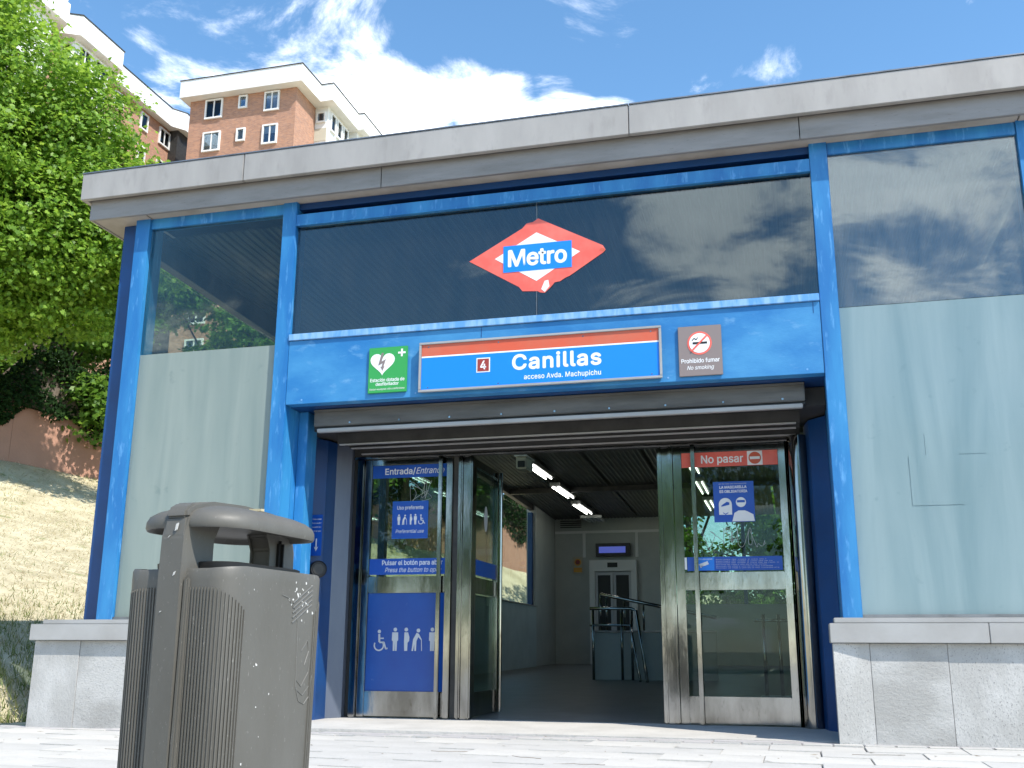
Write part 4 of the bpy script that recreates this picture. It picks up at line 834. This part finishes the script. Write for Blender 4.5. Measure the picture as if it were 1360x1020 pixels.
for k in range(34):
    if k < 26: y0_, z0_ = random.gauss(.11,.03), random.gauss(.75,.022)
    else: y0_, z0_ = random.uniform(-.14,.20), random.uniform(.3,.79)
    r_ = random.uniform(.0008,.0034)*(1.5 if k < 12 else 1); x_, y2, z2 = onr(min(y0_,.175), min(z0_,.80), .0008); q.prism([(y2+r_*random.uniform(.5,1.6)*math.cos(a), z2+r_*random.uniform(.5,2.0)*math.sin(a)) for a in [R(i*60) for i in range(6)]], 'x', x_-.002, x_)
tag(part(q, 'paint_flecks', M['droppings'], bin_), kind='stuff')
q = MB()
for (x_,z_,w,h) in ((.01,.925,.006,.022),(-.012,.90,.004,.008),(.015,.80,.006,.013),(-.02,.70,.003,.004)):
    yb = -.2755; q.prism([(x_-w/2,z_-h/2),(x_+w/2,z_-h/2+.004),(x_+w/2+.004,z_+h/2),(x_-w/2+.003,z_+h/2-.003)], 'y', yb, yb+.004)
tag(part(q, 'bird_droppings', M['droppings'], bin_), kind='stuff')
q = MB(); q.prism([(.03,.02),(.07,.03),(.074,.04),(.033,.032)], 'z', 1.003, 1.010); o = part(q, 'dry_leaf', M['straw'], bin_)

# ------------------------------------------------------------------ terracotta wall + hedge
wl = empty('garden_wall', (float(W0[0]), float(W0[1]), 5.0), 'terracotta rendered garden wall at the top of the dry grass slope', 'wall')
ang = math.atan2(wd[1], wd[0])
u = -16.
while u < 27:
    u1 = u+3.2; z0, z1 = float(zbase(u)), float(zbase(u1)); P0 = W0+wd*u; P1 = W0+wd*(u1-.006); bm = bmesh.new(); n2_ = wn*.125
    def V_(p, s_, z): return bm.verts.new((p[0]+n2_[0]*s_-wl.location.x, p[1]+n2_[1]*s_-wl.location.y, z-wl.location.z))
    h_ = 1.45+.03*math.sin(u)
    a = [V_(P0,1,z0-.6),V_(P1,1,z1-.6),V_(P1,1,z1+h_),V_(P0,1,z0+h_)]; b = [V_(P0,-1,z0-.6),V_(P1,-1,z1-.6),V_(P1,-1,z1+h_),V_(P0,-1,z0+h_)]
    bm.faces.new(a); bm.faces.new(b[::-1])
    for i in range(4): bm.faces.new((a[i],b[i],b[(i+1)%4],a[(i+1)%4]))
    bmesh.ops.recalc_face_normals(bm, faces=bm.faces); me = bpy.data.meshes.new('wall_panel'); bm.to_mesh(me); bm.free(); link('wall_panel', me, M['terracotta'], wl)
    u = u1
# ------------------------------------------------------------------ foliage
LEAF = np.array([(0,-.5,0),(.50,-.25,.06),(.24,.0,.02),(.42,.28,.06),(.12,.22,.01),(0,.58,.03),(-.12,.22,.01),(-.42,.28,.06),(-.24,.0,.02),(-.50,-.25,.06)])
SLEAF = np.array([(0,-.5,0),(.28,-.1,.05),(.12,.35,.02),(0,.55,0),(-.12,.35,.02),(-.28,-.1,.05)])
def leaves(name, pts, nrm, s0, s1, m, parent, shape=LEAF):
    n = len(pts); nrm = nrm+rng.normal(0,.55,(n,3)); nrm /= np.linalg.norm(nrm,axis=1)[:,None]
    a = rng.normal(0,1,(n,3)); a -= (a*nrm).sum(1)[:,None]*nrm; a /= np.linalg.norm(a,axis=1)[:,None]; b = np.cross(nrm, a); s = rng.uniform(s0,s1,n)[:,None,None]
    v = pts[:,None,:] + s*(a[:,None,:]*shape[None,:,0:1]+b[:,None,:]*shape[None,:,1:2]-nrm[:,None,:]*shape[None,:,2:3]*1.6)
    K = len(shape); me = bpy.data.meshes.new(name); me.vertices.add(K*n); me.vertices.foreach_set('co', v.astype(np.float32).ravel())
    me.loops.add(K*n); me.loops.foreach_set('vertex_index', np.arange(K*n, dtype=np.int32)); me.polygons.add(n); me.polygons.foreach_set('loop_start', np.arange(0,K*n,K, dtype=np.int32)); me.update(calc_edges=True)
    o = link(name, me, m, parent); o['kind'] = 'stuff'; return o
def lobe_pts(lobes, n):
    """leaf positions gathered in small sprays on the outer shell of many lumps"""
    out = []; nr = []
    w = np.array([l[3]**2 for l in lobes]); w /= w.sum()
    for (cx,cy,cz,r), f in zip(lobes, w):
        m_ = int(n*f); ns = max(6, int(m_/26))
        d = rng.normal(0,1,(ns,3)); d /= np.linalg.norm(d,axis=1)[:,None]; rad = r*(rng.uniform(.35,1,ns)**.45)*(1+.16*np.sin(d[:,0]*5+cx*3)*np.cos(d[:,2]*6+cy))
        c = np.array([cx,cy,cz])+d*rad[:,None]*np.array([1,1,.85]); idx = rng.integers(0,ns,m_)
        off = rng.normal(0,1,(m_,3))*np.array([.22,.22,.11])*min(1.5,.35+r*.4)
        # sprays droop outwards
        p = c[idx]+off; p[:,2] -= .25*np.linalg.norm(off[:,:2],axis=1)
        out.append(p); nn = d[idx]*.7+np.array([0,0,.75]); nr.append(nn)
    return np.concatenate(out), np.concatenate(nr)
def tree(name, base, top, lobes, n, s0, s1, m, label, group='maple trees on the slope', shape=LEAF, tr=.2, rx=1):
    e = empty(name, base, label, 'tree', group); b = Vector(base); mb = MB(b); t = Vector(top)
    mb.tube([b-Vector((0,0,.3)), b.lerp(t,.25)+Vector((.08,0,0)), b.lerp(t,.55)+Vector((-.06,.05,0)), t], [tr*1.25, tr, tr*.75, tr*.35], 10); trunk = part(mb, 'trunk', M['bark'], e, smooth=True)
    mb = MB(b)
    for (cx,cy,cz,r) in lobes:
        s_ = b.lerp(t, random.uniform(.35,.85)); c = Vector((cx,cy,cz)); mid = s_.lerp(c,.5)+Vector((random.uniform(-.2,.2),random.uniform(-.2,.2),random.uniform(-.1,.3)))
        mb.tube([s_, mid, c], [tr*.36, tr*.22, tr*.08], 6)
        for k in range(4):
            d = Vector((random.gauss(0,1),random.gauss(0,1),random.gauss(.3,.7))).normalized(); mb.tube([mid.lerp(c,.4+.15*k), c+d*r*.45, c+d*r*.85], [tr*.12,tr*.07,.006], 4)
    part(mb, 'limbs', M['bark'], e, smooth=True)
    p, nr = lobe_pts(lobes, n); o = leaves('crown', p-np.array(b), nr, s0, s1, m, e, shape); o.location = (0,0,0); return e
CAM = np.array((0,-7.8,.605))
T1 = [(-19.46,9.56,15.02,2.66),(-17.64,10.96,13.76,2.1),(-16.24,11.52,12.92,1.54),(-18.48,9.98,11.8,2.52),(-20.44,9.0,12.08,2.8),(-19.04,10.68,8.86,1.68),(-17.22,11.52,9.14,1.4),(-21.28,9.84,8.86,1.82),(-15.96,12.36,9.7,1.26),(-20.16,10.4,17.12,2.38),(-15.82,11.8,11.38,1.33),(-16.94,11.24,10.4,1.82),(-14.7,12.36,11.24,1.12),(-14.28,12.36,9.98,1.19),(-18.76,10.4,10.12,1.96),(-16.38,11.94,9.7,1.4),(-21.28,9.56,10.4,2.1),(-18.76,9.98,17.96,1.68),(-16.66,11.8,12.22,1.54),(-18.06,11.8,8.58,1.4),(-20.3,11.24,8.44,1.54),(-16.38,12.78,8.86,1.12)]
tree('maple_tree', (-20.3,12.0,float(terrain(-20.3,12.0))), (-18.8,10.7,14.6), T1, 175000, .07,.15, M['leaf'], 'tall bright green maple at the left edge, nearest the camera')
def rl(cx, cy, cz, R_, H_, n):
    out = []
    for k in range(n):
        a = random.uniform(0,2*math.pi); r = R_*math.sqrt(random.uniform(.05,.8)); z = random.uniform(-.5,.5); out.append((cx+r*math.cos(a), cy+r*math.sin(a), cz+z*H_, R_*random.uniform(.32,.48)*(1-.3*abs(z))))
    return out
for i, (x_, y_, zc_, R_, H_, m_, lab, n_) in enumerate([
    (-17.8,22.6,10.9,4.0,5.2,'leaf','bright green maple behind the garden wall, seen through the clear glass of the left bay',42000),
    (-14.0,18.5,7.6,3.0,4.6,'leaf2','mid green tree on the slope behind the station, seen through its side glass',26000),
    (-12.9,25.5,8.0,3.2,5.2,'leaf2','leafy tree by the far part of the garden wall, seen through the hall window',24000),
    (-20.5,17.0,10.0,3.4,7.0,'leaf2','dense tree rising behind the hedge at the left edge',34000),
    (-22.5,10.5,9.6,3.0,5.0,'leaf2','broad tree behind the hedge beyond the left edge of the maple',20000)]):
    tz = float(terrain(x_,y_)); tree('maple_tree', (x_,y_,tz), (x_+.3,y_+.2,zc_+.6), rl(x_,y_,zc_,R_,H_,16), n_, .10,.20, M[m_], lab, tr=.17)
for i, (x_, y_, h_, lab) in enumerate([(-3.2,27,9.6,'rounded park tree behind the hall, left of the glazed back wall'),(1.0,25.5,9.2,'rounded park tree behind the glazed back wall of the hall'),(5.2,28,9.8,'rounded park tree behind the right end of the hall')]):
    tree('park_tree', (x_,y_,0), (x_,y_,h_*.7), rl(x_,y_,h_*.52,3.6,6.8,22), 24000, .12,.24, M['leaf2'], lab, 'park trees behind the hall', SLEAF, .16)
# trees standing across the plaza, behind the camera (they show in the door glass and steel)
for i, (x_, h_) in enumerate([(-15,9),(-10,8.5),(-5.5,9.2),(2.6,9.0),(9.5,9.2)]):
    tree('plaza_tree', (x_,-26-(i%2)*2,0), (x_,-26-(i%2)*2,h_*.7), rl(x_,-26-(i%2)*2,h_*.56,3.9,5.2,14), 9000, .18,.32, M['leaf2'], f"plaza tree across from the entrance, {('first','second','third','fourth','fifth')[i]} of the row from the west", 'plaza trees facing the entrance', SLEAF, .13)
# hedge: dark leaves over a rough core, spilling over the wall top
hd = empty('hedge', (float(W0[0]), float(W0[1]), 6.5), 'dark dense hedge hanging over the terracotta garden wall', 'hedge')
n = 56000; u = rng.uniform(-15,29,n); h = rng.uniform(0,1,n); bulge = .35*np.sin(u*1.7)+.25*np.sin(u*4.1+1); sN = rng.uniform(-.9,.38,n)*(1-.35*np.abs(h-.5))
sN = np.where(rng.uniform(0,1,n) < .6, .25+.14*np.sin(u*2.3+h*5)+rng.normal(0,.05,n), sN); top_ = 2.7+.5*np.sin(u*.8)+.35*np.sin(u*2.7)
low = 1.15+.22*np.sin(u*1.9)+.16*np.sin(u*5.3); z = zbase(u)+low+h*(top_-low)
P = np.stack([W0[0]+wd[0]*u+wn[0]*sN, W0[1]+wd[1]*u+wn[1]*sN, z],-1)-np.array(hd.location)
nr = np.stack([np.full(n,wn[0]),np.full(n,wn[1]),np.full(n,.35)],-1)
leaves('foliage', P, nr, .08,.17, M['leaf_dark'], hd, SLEAF)
bm = bmesh.new(); us = np.arange(-15,29.1,.5); prev = None
for u_ in us:
    b_ = W0+wd*u_; zb_ = float(zbase(u_)); tp = 2.35+.5*math.sin(u_*.8)+.3*math.sin(u_*2.7); ring = []
    for s_, h_ in ((.13,1.5),(.16,(1.5+tp)/2),(.02,tp),(-.7,tp),(-.9,1.5)): ring.append(bm.verts.new((b_[0]+wn[0]*s_-hd.location.x, b_[1]+wn[1]*s_-hd.location.y, zb_+h_-hd.location.z)))
    if prev:
        for k in range(5): bm.faces.new((prev[k],ring[k],ring[(k+1)%5],prev[(k+1)%5]))
    prev = ring
fin(bm, 'woody_core', M['bark'], hd)

# ------------------------------------------------------------------ apartment blocks
def window(parent, o_, ax, c0, c1, z0, z1, face, blind=0., label=None, mull=True):
    """ax 'y': wall facing -y at y=face, c along x.  ax 'x': wall facing +x at x=face, c along y"""
    def bx(m_, a, b, d0, d1, e, f):
        if ax == 'y': m_.box(a,b,face-d1,face-d0,e,f)
        else: m_.box(face+d0,face+d1,a,b,e,f)
    q = MB(o_); w = .13
    bx(q,c0,c0+w,.0,.14,z0,z1); bx(q,c1-w,c1,.0,.14,z0,z1); bx(q,c0+w,c1-w,.0,.14,z1-w,z1); bx(q,c0+w,c1-w,.0,.16,z0,z0+w)
    if mull and c1-c0 > 1: bx(q,(c0+c1)/2-.05,(c0+c1)/2+.05,.0,.10,z0+w,z1-w)
    f_ = part(q, 'window', M['frame_white'], parent)
    q = MB(o_); bx(q,c0+w,c1-w,.004,.012,z0+w,z1-w); part(q, 'room_backdrop', M['room'], f_)
    if blind > 0: q = MB(o_); bx(q,c0+w,c1-w,.014,.035,z1-w-(z1-z0-2*w)*blind,z1-w); part(q, 'blind', M['blind'], f_)
    else:
        cw = (c1-c0)*.22; q = MB(o_); bx(q,c0+w,c0+w+cw*.6,.014,.03,z0+w,z1-w); bx(q,c1-w-cw*.8,c1-w,.014,.03,z0+w,z1-w); part(q, 'curtain', M['curtain'], f_)
    q = MB(o_); bx(q,c0+w,c1-w,.045,.055,z0+w,z1-w); part(q, 'pane', M['glass_win'], f_)
    return f_
ZB = 4.0
b2 = empty('apartment_block', (-39.8,64,ZB), 'red brick apartment tower with a white roof band, alone against the clouds', 'apartment block', 'brick apartment towers on the rise'); o_ = pw(b2)
part(MB(o_).box(-44.4,-35.1,57.7,70,ZB,43.25), 'wall', M['brick'], b2)
part(MB(o_).box(-35.098,-33.98,61.1,64.9,ZB,43.2), 'bay_wall', M['whitewall'], b2); part(MB(o_).box(-35.098,-33.4,65.6,70,ZB,43.2), 'bay_wall', M['whitewall'], b2); part(MB(o_).box(-35.098,-34.6,64.902,65.598,ZB,43.2), 'bay_wall', M['whitewall'], b2)
q = MB(o_); q.prism([(-44.95,56.9),(-34.3,56.9),(-34.25,60.2),(-33.2,60.2),(-33.2,65.3),(-32.7,65.3),(-32.7,71),(-44.95,71)], 'z', 43.1, 44.56); rf = part(q, 'roof', M['whitewall'], b2)
q = MB(o_); q.prism([(-45.0,56.85),(-34.25,56.85),(-34.2,60.15),(-33.15,60.15),(-33.15,65.25),(-32.65,65.25),(-32.65,71),(-45.0,71)], 'z', 44.56, 44.63); part(q, 'coping', M['dark'], rf)
zr = 41.3; i = 0
while zr > 6:
    window(b2,o_,'y',-43.0,-41.45,zr,zr+1.7,57.7,(0.35,.72,.3,.9)[i%4]); window(b2,o_,'y',-40.05,-39.28,zr+.55,zr+1.68,57.7,.0,mull=False); window(b2,o_,'y',-37.8,-36.5,zr,zr+1.68,57.7,(0.3,.45,.8,.2)[i%4])
    window(b2,o_,'y',-34.95,-34.15,zr+.4,zr+1.35,61.1,.0)
    part(MB(o_).box(-35.09,-34.05,61.04,61.098,zr-1.2,zr-.1), 'spandrel_panel', M['beige'], b2)
    for yy in (61.5,62.7,63.9): window(b2,o_,'x',yy,yy+.95,zr-.1,zr+1.5,-33.98,.4,mull=False)
    zr -= 2.85; i += 1
b1 = empty('apartment_block', (-50,50,ZB), 'long red brick apartment block with a stepped white roof band behind the maple', 'apartment block', 'brick apartment towers on the rise'); o_ = pw(b1)
part(MB(o_).box(-62,-48.7,30,63.2,ZB,43.2), 'wall', M['brick'], b1)
part(MB(o_).box(-48.698,-47.5,47.6,51.5,ZB,43.1), 'bay_wall', M['whitewall'], b1); part(MB(o_).box(-48.698,-47.5,40.6,45.2,ZB,43.1), 'bay_wall', M['whitewall'], b1)
q = MB(o_); q.prism([(-62.5,29),(-48.0,29),(-48.0,40),(-46.8,40),(-46.8,45.9),(-48.1,46.6),(-46.8,47.3),(-46.8,52.1),(-48.05,52.9),(-48.05,60.6),(-47.3,61.6),(-47.3,63.6),(-62.5,63.6)], 'z', 43.0, 44.56); rf = part(q, 'roof', M['whitewall'], b1)
q = MB(o_); q.prism([(-62.5,29),(-46.8,29),(-46.8,45.6),(-62.5,45.6)], 'z', 44.57, 47.5); part(q, 'roof_storey', M['whitewall'], rf)
q = MB(o_); q.prism([(-62.5,45.65),(-48.05,46.6),(-46.75,47.25),(-46.75,52.15),(-48.0,52.95),(-48.0,60.6),(-47.25,61.6),(-47.25,63.65),(-62.5,63.65)], 'z', 44.565, 44.64); part(q, 'coping', M['dark'], rf)
zr = 41.2; i = 0
while zr > 6:
    for yy, w in ((53.8,1.2),(57.3,1.0),(59.9,1.5)): window(b1,o_,'x',yy,yy+w,zr,zr+1.5,-48.7,(0,.5,.3)[i%3])
    for yy in (48.0,49.8): window(b1,o_,'x',yy,yy+1.4,zr,zr+1.6,-47.5,(.2,.6,0)[i%3])
    window(b1,o_,'y',-48.6,-47.6,zr,zr+1.5,47.6,.3)
    zr -= 2.85; i += 1
q = MB(o_); q.box(-48.698,-47.9,61.4,63.2,ZB,43.0); part(q, 'stair_bay', M['dark'], b1)
